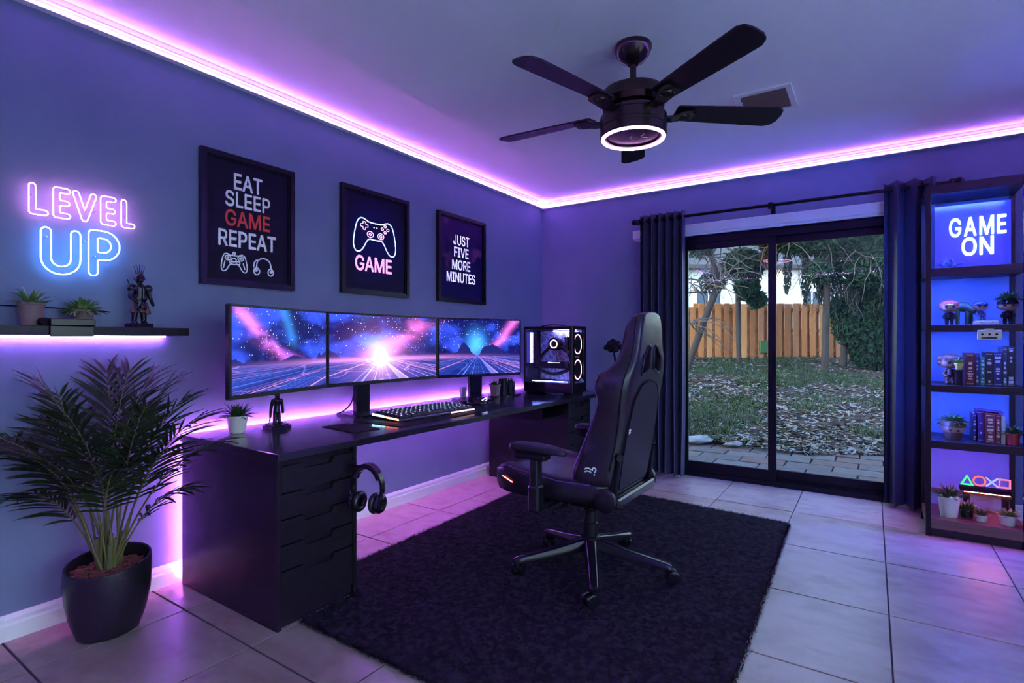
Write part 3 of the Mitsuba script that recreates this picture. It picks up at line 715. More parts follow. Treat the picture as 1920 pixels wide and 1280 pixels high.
def screen(p, n, uv):
    U, V = uv.x, uv.y                      # U runs 0..3 over the three screens, V up
    hz = 0.33 + 0.0 * U
    q1 = f_(U * 3.1 + V * 2.2, V * 3.0 - U * 2.0, 4.0, 4)
    q2 = f_(U * 2.3 - V * 1.5 + 9, V * 2.6 + U * 1.2, 8.0, 4)
    sky_ = mix((0.004, 0.006, 0.10), (0.035, 0.085, 0.85), sst(0.40, 0.72, q1))
    # diagonal nebula streaks
    d0 = (U - 0.30) + (V - 0.62) * 0.62 + 0.10 * (q2 - 0.5)
    pk = sfn(d0, 0.07) * sst(0.30, 0.42, V) * sst(0.38, 0.62, q1) * 1.1
    d1 = (U - 1.62) - (V - 0.62) * 0.75 + 0.22 * (q2 - 0.5)
    pk = pk + sfn(d1, 0.13) * sst(0.32, 0.45, V) * sst(0.25, 0.65, q2) * 1.2
    d2 = (U - 2.72) - (V - 0.62) * 0.55 + 0.12 * (q2 - 0.5)
    pk = pk + sfn(d2, 0.06) * sst(0.34, 0.5, V) * 0.9
    d3 = (U - 0.55) + (V - 0.42) * 1.6
    pk = pk + sfn(d3, 0.10) * sfn(V - 0.40, 0.14) * 0.5
    cy = sfn(U - 1.38 + 0.1 * (q1 - 0.5), 0.10) * sst(0.4, 0.6, V) * sst(0.3, 0.7, q2) * 0.9 + sfn(U - 2.44, 0.10) * sfn(V - 0.56, 0.20) * 1.6 + sfn(U - 0.60 - 0.25 * (0.6 - V), 0.05) * sst(0.45, 0.7, V) * 0.5
    c = sky_ + mi.Color3f(0.80, 0.16, 0.62) * pk + mi.Color3f(0.05, 0.32, 0.95) * cy
    bd = dr.sqrt(dr.square((U - 1.43) * 1.9) + dr.square(V - hz))
    gl = sfn(bd, 0.10) * 1.9 + sfn(bd, 0.24) * 0.6
    rim = sfn(V - hz, 0.035) * (sfn(U - 1.43, 0.8) * 0.7)
    # stars
    gx, gy = U * 42.0, V * 21.0
    r = mikit.cell_rand(gx, gy, 3)
    sx_, sy_ = mikit.cell_rand(gx, gy, 5), mikit.cell_rand(gx, gy, 6)
    sd = dr.sqrt(dr.square(gx - dr.floor(gx) - 0.2 - 0.6 * sx_) + dr.square(gy - dr.floor(gy) - 0.2 - 0.6 * sy_))
    st = dr.select(r > 0.78, 1.0, 0.0) * sst(0.20, 0.06, sd) * (0.3 + 1.3 * mikit.cell_rand(gx, gy, 9))
    c = c + mi.Color3f(0.75, 0.8, 1.0) * st * sst(0.38, 0.5, V)
    # mountain silhouettes
    mh = hz + 0.02 + 0.13 * sst(0.35, 0.9, f_(U * 7, 2.0, 1.0, 4)) * sst(0.10, 0.35, dr.abs(U - 1.43)) + 0.10 * sfn(U - 2.30, 0.10) + 0.09 * sfn(U - 2.62, 0.12) - 0.03 * sfn(U - 2.45, 0.05) + 0.09 * sfn(U - 0.91, 0.022) + 0.07 * sfn(U - 0.62, 0.12)
    mt = sst(0.004, -0.004, V - mh)
    c = mix(c, mi.Color3f(0.012, 0.015, 0.13) + mi.Color3f(0.10, 0.05, 0.25) * sfn(bd, 0.5), mt)
    # the plain with streaking light lines
    dep = dr.maximum(hz - V, 1e-3)
    uc = dr.select(U < 2.0, 1.43, 2.45)
    k1 = (U - uc) / (dep + 0.02)
    ln = f_(k1 * 3.3 + 40, 1.0, 2.0, 2)
    fr_ = dr.abs(ln - 0.5) * 2
    lines = sst(0.10, 0.015, fr_) + 0.7 * sst(0.05, 0.0, dr.abs(n_(k1 * 7.0 + 90, 3.0, 5.0) - 0.5))
    wv = V + 0.04 * dr.sin(U * 5)
    arcs = sst(0.02, 0.0, dr.abs(f_(U * 2.0 + 5, wv * 9, 3.0, 2) - 0.5)) * 0.6
    gp = mix((0.006, 0.010, 0.12), (0.02, 0.05, 0.38), f_(U * 5, V * 16, 2.0, 3))
    pinkish = sst(0.25, 0.75, n_(k1 * 1.1 + 7, 5.0, 1.0))
    gp = gp + mix((0.16, 0.28, 1.0), (0.95, 0.38, 0.75), pinkish) * (lines * 1.1 + arcs * 0.9) * (0.5 + 1.2 * sfn(bd, 0.4))
    c = mix(c, gp, sst(0.0, 0.008, hz - V))
    c = c + mi.Color3f(0.85, 0.30, 0.85) * (sfn(bd, 0.50) * 0.30) + mi.Color3f(1.0, 0.55, 0.85) * gl + mi.Color3f(0.9, 0.3, 0.8) * rim
    return c * 0.50


SCR = mikit.proc(screen)
SCREENM = mat('mat_screen', (0.003, 0.003, 0.004), 0.3, spec=0.08)
MB, MT = 0.943, 1.392
H1, H2 = np.array([0.262, -2.932]), np.array([0.262, -1.965])
ML = H1 + np.array([0.200, -0.690])
MR = H2 + np.array([0.290, 0.690])


def monitor(label, a, b_, i):
    """a flat screen from plan point a to b (left to right as seen)"""
    k = thing('monitor', label, 'monitor', 'three monitors side by side on the desk')
    a3, b3 = np.array([*a, 0]), np.array([*b_, 0])
    x = (b3 - a3) / np.linalg.norm(b3 - a3)
    M = basis(x, [0, 0, 1], np.cross(x, [0, 0, 1]), [a[0], a[1], MB])
    L, Hh = np.linalg.norm(b3 - a3), MT - MB
    M = M @ tr((0.002, 0, 0))
    L -= 0.004
    part(k, 'housing', moved(cat(bx(0, L, 0, Hh, -0.028, 0.0, 0.004), bx(L * 0.2, L * 0.8, Hh * 0.12, Hh * 0.8, -0.055, -0.027, 0.012)), M), BLACKPL, False)
    e = 0.011
    part(k, 'bezel', moved(cat(bx(0, L, 0, e + 0.010, 0, 0.004, 0.001), bx(0, L, Hh - e, Hh, 0, 0.004, 0.001), bx(0, e, 0, Hh, 0, 0.004, 0.001), bx(L - e, L, 0, Hh, 0, 0.004, 0.001)), M), BLACKPL, False)
    q = np.array([[e, e + 0.010, 0.0008], [L - e, e + 0.010, 0.0008], [L - e, Hh - e, 0.0008], [e, Hh - e, 0.0008]])
    m = moved(trimesh.Trimesh(q, [[0, 1, 2], [0, 2, 3]], process=False), M)
    part(k, 'screen', m, SCREENM, False, label='screen with blue and pink space artwork', emit={**SCR}, w=10, uv=[[i, 0], [i + 1, 0], [i + 1, 1], [i, 1]])
    return k, M, L


stand = {}
for i, (lab, a, b_) in enumerate((('leftmost monitor, angled, showing pink diagonal nebula streaks', ML, H1), ('middle monitor showing a bright white-pink sunburst on the horizon', H1, H2), ('rightmost monitor, angled, showing a cyan glow between dark mountains', H2, MR))):
    stand[i] = monitor(lab, a, b_, i)


def mon_stand(k, cx, cy, ang, nx, ny):
    part(k, 'stand_neck', cat(moved(bx(-0.022, 0.022, -0.055, 0.055, DT + 0.006, 1.10, 0.006), tr((nx, ny, 0)) @ rot(ang))), GLOSS, False)
    pl = Polygon([(-0.14, -0.06), (-0.14, 0.06), (-0.09, 0.13), (0.10, 0.155), (0.14, 0.14), (0.14, -0.14), (0.10, -0.155), (-0.09, -0.13)]).buffer(-0.015).buffer(0.015)
    part(k, 'stand_base', prism(pl, 0.011, tr((cx, cy, DT)) @ rot(ang)), GLOSS, False)


mon_stand(stand[1][0], 0.20, -2.60, 0, 0.175, -2.60)
mon_stand(stand[2][0], 0.27, -1.57, -22, 0.30, -1.56)
part(stand[0][0], 'joint_bracket', cat(bx(H1[0] - 0.075, H1[0] - 0.045, H1[1] - 0.16, H1[1] + 0.16, 1.13, 1.20, 0.006), bx(H1[0] - 0.05, H1[0] - 0.02, H1[1] + 0.08, H1[1] + 0.16, 1.14, 1.19), moved(bx(-0.16, 0, -0.03, 0.03, 1.14, 1.19), tr((H1[0] + 0.02, H1[1] - 0.12, 0)))), STEEL, False)
single('cable', 'thin pale cable looping from the desk to the middle monitor stand', 'cable', tube(smooth3([(0.06, -2.70, DT + 0.004), (0.10, -2.735, DT + 0.005), (0.155, -2.715, DT + 0.03), (0.165, -2.67, DT + 0.075), (0.16, -2.655, DT + 0.12)]), 0.004, 8), BLACKPL)

# ------------------------------------------------------------------ things on the desk
pot_plant('potted_plant', 'grassy plant in a white pot at the near end of the desk', (0.205, -3.44, DT), 0.036, 0.050, 0.085, POTWHITE, LEAF, 110, 0.088, 0.010, (12, 85), 21, droop=0.8)
k = thing('desk_figurine', 'thin black standing figurine on a hexagonal base near the white pot', 'figurine')
gx, gy = 0.265, -3.255
hexa = Polygon(arc(0, 0, 0.085, 0.065, 0, 300, 6))
part(k, 'base', cat(prism(hexa, 0.018, tr((gx, gy, DT))), prism(hexa.buffer(-0.012), 0.008, tr((gx, gy, DT + 0.018)))), GLOSS, False)
G = lambda y, z, x=0.0: np.array([gx + x, gy + y, DT + 0.024 + z])
part(k, 'body', limb([(G(-0.014, 0.004, 0.012), 0.008, G(-0.014, 0.006), 0.009), (G(-0.014, 0.006), 0.010, G(-0.010, 0.065), 0.011), (G(0.014, 0.004, 0.014), 0.008, G(0.013, 0.006), 0.009), (G(0.013, 0.006), 0.010, G(0.008, 0.065), 0.011),
                      (G(-0.003, 0.065), 0.017, G(0.0, 0.10), 0.015), (G(0, 0.10), 0.015, G(0, 0.125), 0.020), (G(0, 0.13), 0.008, G(0.001, 0.145), 0.008), (G(0.002, 0.152), 0.013, G(0.003, 0.160), 0.012),
                      (G(-0.024, 0.125), 0.010, G(-0.036, 0.085), 0.007), (G(-0.036, 0.085), 0.007, G(-0.046, 0.045, 0.012), 0.006), (G(0.024, 0.125), 0.010, G(0.032, 0.09), 0.007), (G(0.032, 0.09), 0.007, G(0.024, 0.062, 0.016), 0.007)], 1, 0.005, 2), GLOSS, True)
part(k, 'staff', cyl(G(-0.052, 0.018, 0.014), G(-0.030, 0.130, 0.010), 0.003, 8), MATTE)
pot_plant('potted_plant', 'small plant in a tapered violet-lit pot behind the right monitor stand', (0.30, -1.285, DT + 0.010), 0.034, 0.046, 0.095, POTCLAY, LEAF, 50, 0.05, 0.014, (20, 85), 22)
pot_plant('potted_plant', 'dark plant in a black cylinder pot left of the gaming computer', (0.29, -1.05, DT + 0.010), 0.042, 0.044, 0.10, BLACKPL, LEAF, 46, 0.055, 0.012, (30, 88), 23)
single('pen_cup', 'dark cylinder cup between the two small plants near the computer', 'cup', lathe([(0, 0), (0.040, 0), (0.041, 0.135), (0.037, 0.135), (0.036, 0.01), (0, 0.01)], 28, (0.30, -1.165, DT + 0.010)), GLOSS)
single('drinking_glass', 'small pale cup left of the right monitor stand', 'cup', lathe([(0, 0), (0.026, 0), (0.032, 0.085), (0.030, 0.085), (0.024, 0.006), (0, 0.006)], 24, (0.105, -1.47, DT)), POTWHITE)
single('tray', 'thin dark oval tray holding two small plants and a cup', 'tray', prism(affinity.scale(Point(0, 0).buffer(1, quad_segs=12), 0.10, 0.205), 0.010, tr((0.30, -1.135, DT))), GLOSS, False)

# ------------------------------------------------------------------ gaming computer
PX0, PX1, PY0, PY1, PZ0, PZ1 = 0.345, 0.830, -0.905, -0.640, DT, 1.345
k = thing('gaming_computer', 'black tower computer with a glass side and glowing pink fans on the desk', 'computer')
z0, z1 = PZ0 + 0.022, PZ1
e = 0.018
part(k, 'case_frame', cat(bx(PX0, PX1, PY0, PY1, z0, z0 + 0.085, 0.004), bx(PX0, PX1, PY0, PY1, z1 - 0.03, z1, 0.004), bx(PX0, PX1, PY1 - 0.012, PY1, z0, z1, 0.002), bx(PX0, PX0 + e, PY0, PY1, z0, z1, 0.002), *[bx(PX1 - e * 1.6, PX1, y, y + 0.05, z0, z1, 0.003) for y in (PY0,)], bx(PX1 - e * 1.6, PX1, PY1 - 0.04, PY1, z0, z1, 0.003), bx(PX0, PX0 + 0.02, PY0, PY0 + 0.012, z0, z1, 0.002)), GLOSS, False)
part(k, 'top_handle', tube(smooth3([(PX0 + 0.10, -0.78, z1 - 0.002), (PX0 + 0.14, -0.78, z1 + 0.014), (PX0 + 0.30, -0.78, z1 + 0.014), (PX0 + 0.36, -0.78, z1 - 0.002)]), 0.005, 8), GLOSS)
for x in (PX0 + 0.05, PX1 - 0.06):
    part(k, 'foot', bx(x - 0.03, x + 0.03, PY0 + 0.01, PY1 - 0.01, DT, z0 + 0.001, 0.003), MATTE, False)
part(k, 'side_glass', trimesh.Trimesh([[PX0 + 0.02, PY0 + 0.001, z0 + 0.085], [PX1 - 0.045, PY0 + 0.001, z0 + 0.085], [PX1 - 0.045, PY0 + 0.001, z1 - 0.03], [PX0 + 0.02, PY0 + 0.001, z1 - 0.03]], [[0, 1, 2], [0, 2, 3]], process=False), 'mat_clear', False)
MBM = mat('mat_motherboard', mikit.proc(lambda p, n, uv: mix((0.22, 0.22, 0.36), (0.50, 0.50, 0.68), sst(0.45, 0.62, n_(p.x * 90, p.z * 60, 1.0)))), 0.5)
yb = PY1 - 0.016
part(k, 'motherboard', bx(PX0 + 0.03, PX1 - 0.06, yb - 0.008, yb, z0 + 0.10, z1 - 0.04), MBM, False)
t_ = np.linspace(0, 2 * math.pi, 41)[:-1]
cx_, cz_ = PX0 + 0.205, z1 - 0.155
part(k, 'cooler_pump', cyl((cx_, yb - 0.07, cz_), (cx_, yb, cz_), 0.058, 28), MATTE)
part(k, 'pump_ring', tube(np.stack([cx_ + 0.034 * np.cos(t_), 0 * t_ + yb - 0.072, cz_ + 0.034 * np.sin(t_)], -1), 0.0055, 8, closed=True), WHITE, True, label='glowing pink-white pump ring', emit=np.array([1.0, 0.42, 0.5]) * 2.2, w=0.5)
part(k, 'memory_stick', cat(*[bx(cx_ + 0.10 + i * 0.014, cx_ + 0.107 + i * 0.014, yb - 0.05, yb, cz_ - 0.06, cz_ + 0.06) for i in range(4)]), MATTE, False)
part(k, 'graphics_card', cat(bx(PX0 + 0.05, PX1 - 0.10, yb - 0.13, yb, z0 + 0.205, z0 + 0.262, 0.004), bx(PX0 + 0.02, PX0 + 0.05, yb - 0.12, yb, z0 + 0.20, z0 + 0.265)), GLOSS, False)
part(k, 'card_light', bx(PX0 + 0.18, PX0 + 0.30, yb - 0.132, yb - 0.130, z0 + 0.252, z0 + 0.258), WHITE, False, label='blue-white light bar on the graphics card', emit=np.array([0.5, 0.6, 1.0]) * 3, w=0.3)
part(k, 'coolant_hose', tube(smooth3([(cx_ - 0.04, yb - 0.05, cz_ - 0.02), (cx_ - 0.11, yb - 0.12, cz_ - 0.11), (cx_ - 0.10, yb - 0.18, z0 + 0.20), (cx_ + 0.05, yb - 0.20, z0 + 0.150), (cx_ + 0.18, yb - 0.17, z0 + 0.18), (cx_ + 0.22, yb - 0.10, z0 + 0.25), (cx_ + 0.12, yb - 0.06, cz_ - 0.05), (cx_ + 0.04, yb - 0.05, cz_ - 0.02)]), 0.015, 10), MATTE)
part(k, 'light_bar', bx(PX0 + 0.19, PX1 - 0.065, yb - 0.05, yb - 0.04, z1 - 0.045, z1 - 0.037), WHITE, False, label='white-blue light bar at the top', emit=np.array([0.24, 0.24, 1.0]) * 40, w=1)
part(k, 'light_bar', bx(PX0 + 0.07, PX1 - 0.065, PY0 + 0.03, PY0 + 0.038, z0 + 0.092, z0 + 0.099), WHITE, False, label='white-blue light bar at the bottom', emit=np.array([0.20, 0.24, 1.0]) * 26, w=1)
part(k, 'light_bar', bx(PX0 + 0.03, PX0 + 0.036, PY0 + 0.05, PY0 + 0.10, z0 + 0.25, z1 - 0.05), WHITE, False, label='violet light bar at the rear', emit=np.array([0.10, 0.10, 1.0]) * 2.5, w=0.8)
fyc = (PY0 + 0.05 + PY1 - 0.04) / 2
for zc in (z1 - 0.155, z1 - 0.375):
    f = part(k, 'front_fan', cat(lathe([(0.100, -0.012), (0.106, -0.012), (0.106, 0.012), (0.100, 0.012)], 36)), MATTE, 30)
    scene[f]['to_world'] = T(basis([0, 1, 0], [0, 0, 1], [1, 0, 0], [PX1 - 0.030, fyc, zc]).tolist()) @ T().scale([0.86, 1.0, 1.0])
    rr = part(f, 'light_ring', tube(np.stack([0.082 * np.cos(t_), 0.082 * np.sin(t_), 0 * t_], -1), 0.014, 10, closed=True), WHITE, True, label='glowing peach-pink fan ring', emit=np.array([1.0, 0.36, 0.42]) * 1.7, w=1)
    scene[rr]['to_world'] = scene[f]['to_world']
    bl = cat(*[moved(loft([[[0.02, -0.006, -0.004], [0.02, 0.006, 0.004], [0.02, 0.007, 0.003], [0.02, -0.005, -0.005]], [[0.066, 0.006, -0.008], [0.066, 0.030, 0.006], [0.066, 0.031, 0.005], [0.066, 0.007, -0.009]]]), rot(a)) for a in range(0, 360, 45)], cyl((0, 0, -0.01), (0, 0, 0.01), 0.026, 20))
    rr = part(f, 'fan_blades', bl, MATTE, 30)
    scene[rr]['to_world'] = scene[f]['to_world']

# ------------------------------------------------------------------ headphones on a hook at the near drawer cabinet
k = thing('headphone_hook', 'small black hook on the corner of the near drawer cabinet', 'hook')
part(k, 'arm', tube(smooth3([(0.866, -3.255, 0.625), (0.93, -3.255, 0.628), (0.99, -3.27, 0.632), (1.03, -3.28, 0.650)]), 0.006, 10), STEEL)
part(k, 'plate', bx(0.866, 0.872, -3.28, -3.232, 0.60, 0.65, 0.002), STEEL, False)
k = thing('headphones', 'black over-ear headphones hanging from the near drawer cabinet', 'headphones')
HM = basis(RGT * 0.94 - FWD * 0.34, [0, 0, 1], np.cross(RGT * 0.94 - FWD * 0.34, [0, 0, 1]), [1.000, -3.272, 0.655])
a = np.radians(np.linspace(-28, 208, 40))
bw = []
for t in a:
    c, s = math.cos(t), math.sin(t)
    R_ = np.array([0.080 * c, 0.105 * s - 0.110, 0])
    nrm = np.array([c, s, 0])
    wd = 0.011 + 0.008 * max(s, 0)
    bw.append([R_ + nrm * 0.006 + [0, 0, wd], R_ + nrm * 0.006 - [0, 0, wd], R_ - nrm * 0.006 - [0, 0, wd], R_ - nrm * 0.006 + [0, 0, wd]])
part(k, 'headband', moved(loft(bw), HM), GLOSS, 40)
pad = []
for t in np.radians(np.linspace(25, 155, 24)):
    c, s = math.cos(t), math.sin(t)
    R_, nrm = np.array([0.080 * c, 0.105 * s - 0.110, 0]), np.array([c, s, 0])
    pad.append([R_ - nrm * 0.007 + [0, 0, 0.017], R_ - nrm * 0.007 - [0, 0, 0.017], R_ - nrm * 0.020 - [0, 0, 0.012], R_ - nrm * 0.020 + [0, 0, 0.012]])
part(k, 'headband_pad', moved(loft(pad), HM), LEATHER, 40)
for s in (-1, 1):
    cup = part(k, 'ear_cup', moved(moved(lathe([(0, 0), (0.030, 0), (0.043, 0.006), (0.045, 0.016), (0.040, 0.026), (0.025, 0.031), (0.022, 0.029), (0, 0.029)], 32), basis([0, 0, 1], [0, 1, 0], [s, 0, 0], [s * 0.052, -0.178, 0]) if s < 0 else basis([0, 0, -1], [0, 1, 0], [1, 0, 0], [0.052, -0.178, 0])), HM), GLOSS, 35)
    t_ = np.linspace(0, 2 * math.pi, 33)[:-1]
    part(k, 'ear_pad', moved(tube(np.stack([s * 0.042 + 0 * t_, -0.178 + 0.034 * np.cos(t_), 0.034 * np.sin(t_)], -1), 0.014, 12, closed=True), HM), LEATHER, True)
    part(k, 'yoke', moved(tube(smooth3([(s * 0.074, -0.158, 0), (s * 0.090, -0.150, 0.0), (s * 0.088, -0.13, 0)]), 0.006, 8), HM), CHROME)

# ------------------------------------------------------------------ shaggy rug
RC = [(0.60, -3.53), (2.535, -3.545), (2.475, -0.985), (1.50, -0.905), (0.555, -0.87)]
k = thing('rug', 'black shaggy rug under the gaming chair', 'rug')
RP = Polygon(RC).buffer(-0.03).buffer(0.03, quad_segs=6).difference(sbox(-0.5, -3.66, 0.872, -3.216))
st_ = 0.0085
gx_ = np.arange(0.5, 2.6, st_)
gy_ = np.arange(-3.6, -0.8, st_)
X, Y = np.meshgrid(gx_, gy_, indexing='ij')
import shapely
ins = shapely.contains_xy(RP, X, Y)
P3 = np.stack([X, Y, 0 * X], -1)
Zr = 0.008 + 0.014 * meshkit.noise(P3 * 70, 2) * meshkit.noise(P3 * 31 + 7, 5) + 0.006 * meshkit.noise(P3 * 12, 9)
X = X + st_ * 0.7 * (meshkit.noise(P3 * 117 + 3, 6) - 0.5)
idx = np.arange(X.size).reshape(X.shape)
q = ins[:-1, :-1] & ins[1:, :-1] & ins[1:, 1:] & ins[:-1, 1:]
i00, i10, i11, i01 = idx[:-1, :-1][q], idx[1:, :-1][q], idx[1:, 1:][q], idx[:-1, 1:][q]
mrug = trimesh.Trimesh(np.stack([X, Y, Zr], -1).reshape(-1, 3), np.vstack([np.stack([i00, i10, i11], -1), np.stack([i00, i11, i01], -1)]), process=False)
mrug.remove_unreferenced_vertices()
part(k, 'backing', prism(RP.buffer(-0.004), 0.008, tr((0, 0, 0.001))), RUG, False)
part(k, 'pile', mrug, RUG, True, stuff=True)
rng = np.random.default_rng(5)
pts = []
ring = RP.exterior
for i in range(9000):
    c = ring.interpolate(rng.uniform(0, ring.length))
    pts.append((c.x + rng.normal(0, 0.006), c.y + rng.normal(0, 0.006)))
far = np.array([rng.uniform(0.55, 2.55, 26000), rng.uniform(-3.55, -0.87, 26000)]).T
pts = np.vstack([pts, far[shapely.contains_xy(RP, far[:, 0], far[:, 1])]])
pts = pts[~shapely.contains_xy(sbox(-0.5, -3.67, 0.876, -3.205), pts[:, 0], pts[:, 1])]
n0 = len(pts)
az, le = rng.uniform(0, 2 * math.pi, n0), rng.uniform(0.014, 0.030, n0)
dv = np.stack([np.cos(az), np.sin(az)], -1)
sd = np.stack([-dv[:, 1], dv[:, 0]], -1) * 0.0022
zb = np.full(n0, 0.006)
V = np.stack([np.c_[pts - sd, zb], np.c_[pts + sd, zb], np.c_[pts + dv * le[:, None] * 0.75, rng.uniform(0.014, 0.026, n0)]], 1).reshape(-1, 3)
part(k, 'fringe', trimesh.Trimesh(V, np.arange(3 * n0).reshape(-1, 3), process=False), RUG, False, stuff=True)

# ------------------------------------------------------------------ gaming chair, facing the desk (towards -x)
k = thing('gaming_chair', 'black leather racing-style gaming chair on the shaggy rug', 'gaming chair')
CX, CY = 1.690, -2.345
BASE = np.array([1.697, -2.372])
FZ = 0.017                                            # rug surface
C = lambda u, v, z: np.array([CX + u, CY + v, z])
for i in range(5):
    az = math.radians(10 + 72 * i)
    M = tr((*BASE, 0)) @ rot(math.degrees(az))
    leg = loft([[[r, -w, zt - h], [r, w, zt - h], [r, w * 0.9, zt - 0.006], [r, w * 0.45, zt], [r, -w * 0.45, zt], [r, -w * 0.9, zt - 0.006]] for r, w, zt, h in ((0.025, 0.034, 0.190, 0.060), (0.07, 0.034, 0.180, 0.056), (0.20, 0.029, 0.150, 0.042), (0.37, 0.024, 0.118, 0.030), (0.406, 0.022, 0.110, 0.026), (0.416, 0.012, 0.104, 0.018))])
    part(k, 'base_leg', moved(leg, M), GLOSS, 40)
    cs = rot(70 * i + 20)
    Mc = M @ tr((0.398, 0, 0)) @ cs
    w_ = part(k, 'caster', moved(cat(cyl((0, 0, 0.06), (0, 0, 0.095), 0.010, 12), loft([[[x, -0.011, 0.042], [x, 0.011, 0.042], [x, 0.011, 0.068 - abs(x - 0.01) * 0.3], [x, -0.011, 0.068 - abs(x - 0.01) * 0.3]] for x in (-0.018, 0.0, 0.02, 0.045)])), Mc), BLACKPL, 30)
    for s in (-1, 1):
        wh = lathe([(0, 0), (0.026, 0), (0.032, 0.004), (0.032, 0.016), (0.026, 0.020), (0, 0.020)], 24)
        part(w_, 'wheel', moved(wh, Mc @ basis([1, 0, 0], [0, 0, 1], [0, -s, 0], [0.022, -s * 0.012, FZ + 0.032])), GLOSS, 35)
part(k, 'gas_lift', cat(lathe([(0, 0.115), (0.046, 0.115), (0.050, 0.13), (0.050, 0.195), (0.040, 0.20), (0.040, 0.265), (0.034, 0.27), (0.034, 0.33), (0.026, 0.335), (0.026, 0.40), (0, 0.40)], 28, (*BASE, 0))), BLACKPL, 30)
part(k, 'tilt_mechanism', cat(bx(CX - 0.16, CX + 0.16, CY - 0.10, CY + 0.10, 0.385, 0.425, 0.008), bx(CX - 0.10, CX + 0.10, CY - 0.07, CY + 0.07, 0.345, 0.39, 0.012), cyl(C(-0.05, -0.10, 0.40), C(-0.05, -0.30, 0.385), 0.008, 10), ball(C(-0.05, -0.31, 0.385), 0.014, 1)), STEEL, False)


def superring(cx, cy, a, b, z, n=36, e=0.5):
    t = np.linspace(0, 2 * math.pi, n + 1)[:-1]
    c, s = np.cos(t), np.sin(t)
    return np.stack([cx + a * np.sign(c) * np.abs(c) ** e, cy + b * np.sign(s) * np.abs(s) ** e, z + 0 * t], -1)


# seat: sections across the width, swept front to back
secs = []
for u, zb, zt, hw in ((-0.452, 0.47, 0.50, 0.22), (-0.445, 0.445, 0.525, 0.245), (-0.42, 0.425, 0.545, 0.262), (-0.36, 0.415, 0.550, 0.275), (-0.26, 0.415, 0.535, 0.285), (-0.05, 0.415, 0.515, 0.285), (0.12, 0.42, 0.515, 0.27), (0.20, 0.43, 0.515, 0.25)):
    hb = 0.030 if u > -0.40 else 0.012
    sec = [(-hw * 0.92, zb), (-hw, zb + 0.02), (-hw * 1.0, zt - 0.01), (-hw * 0.94, zt + hb * 0.8), (-hw * 0.80, zt + hb), (-hw * 0.62, zt + hb * 0.1), (-hw * 0.3, zt - 0.004), (0, zt - 0.004), (hw * 0.3, zt - 0.004), (hw * 0.62, zt + hb * 0.1), (hw * 0.80, zt + hb), (hw * 0.94, zt + hb * 0.8), (hw * 1.0, zt - 0.01), (hw, zb + 0.02), (hw * 0.92, zb)]
    sec = smoothpoly(sec, 2)
    secs.append([[CX + u, CY + v, z] for v, z in sec])
part(k, 'seat', loft(secs), LEATHER, True)
for s in (-1, 1):
    part(k, 'seat_piping', tube([[CX + u, CY + s * hw * 0.985, zt + 0.012] for u, zt, hw in ((-0.44, 0.52, 0.245), (-0.36, 0.553, 0.277), (-0.26, 0.538, 0.287), (-0.05, 0.515, 0.287), (0.12, 0.515, 0.272))], 0.0035, 6), MAT_PIPE)
part(k, 'seat_accent', bx(CX - 0.385, CX - 0.315, CY - 0.2825, CY - 0.279, 0.492, 0.498, 0.001), WHITE, False, label='small red light line on the seat edge', emit=np.array([1.0, 0.12, 0.06]) * 2.2, w=0.2)
scene[f'{k}__seat_accent']['to_world'] = T(rot(22, (0, 1, 0), (CX - 0.35, CY - 0.28, 0.495)).tolist())

# backrest: closed sections stacked along a reclined spine
BZ = [0.455, 0.50, 0.57, 0.66, 0.76, 0.85, 0.93, 1.00, 1.05, 1.09, 1.13, 1.17, 1.22, 1.28, 1.325, 1.350, 1.362]
WBK = [0.185, 0.200, 0.210, 0.208, 0.205, 0.212, 0.222, 0.230, 0.228, 0.216, 0.198, 0.182, 0.168, 0.154, 0.134, 0.105, 0.045]   # back panel half width
WWG = [0.225, 0.255, 0.268, 0.260, 0.248, 0.256, 0.272, 0.280, 0.268, 0.246, 0.220, 0.198, 0.180, 0.166, 0.148, 0.118, 0.052]   # wing half width
DWG = [0.165, 0.205, 0.225, 0.210, 0.190, 0.165, 0.150, 0.175, 0.175, 0.135, 0.105, 0.098, 0.092, 0.085, 0.066, 0.045, 0.020]   # wing reach forward
TH = [0.090, 0.095, 0.100, 0.100, 0.095, 0.090, 0.085, 0.080, 0.078, 0.075, 0.072, 0.072, 0.070, 0.065, 0.052, 0.036, 0.016]   # padding thickness


def spine(z):
    return 0.205 + 0.135 * (z - 0.45) + np.interp(z, [0.45, 0.6, 1.05, 1.12, 1.3, 1.36], [0.012, 0.018, 0.034, 0.036, 0.016, 0.008])


def bsec(z, wb, ww, dw, th):
    h = [(0.0, 0), (-0.0, wb * 0.7), (-0.002, wb), (-0.035, wb + (ww - wb) * 0.75), (-dw * 0.55, ww), (-dw * 0.92, ww * 0.97), (-dw, ww * 0.90), (-dw * 0.95, ww * 0.80), (-th - (dw - th) * 0.35, ww * 0.68), (-th, ww * 0.52), (-th * 0.97, ww * 0.2)]
    full = h + [(u, -v) for u, v in h[::-1][:-1]]
    return [[CX + spine(z) + u, CY + v, z] for u, v in smoothpoly(full, 2)]


zz = np.concatenate([np.linspace(0.455, 1.05, 34), np.linspace(1.06, 1.362, 30)])
from scipy.interpolate import PchipInterpolator
fn = [PchipInterpolator(BZ, a_) for a_ in (WBK, WWG, DWG, TH)]
body = loft([bsec(z, *[float(g(z)) for g in fn]) for z in zz])
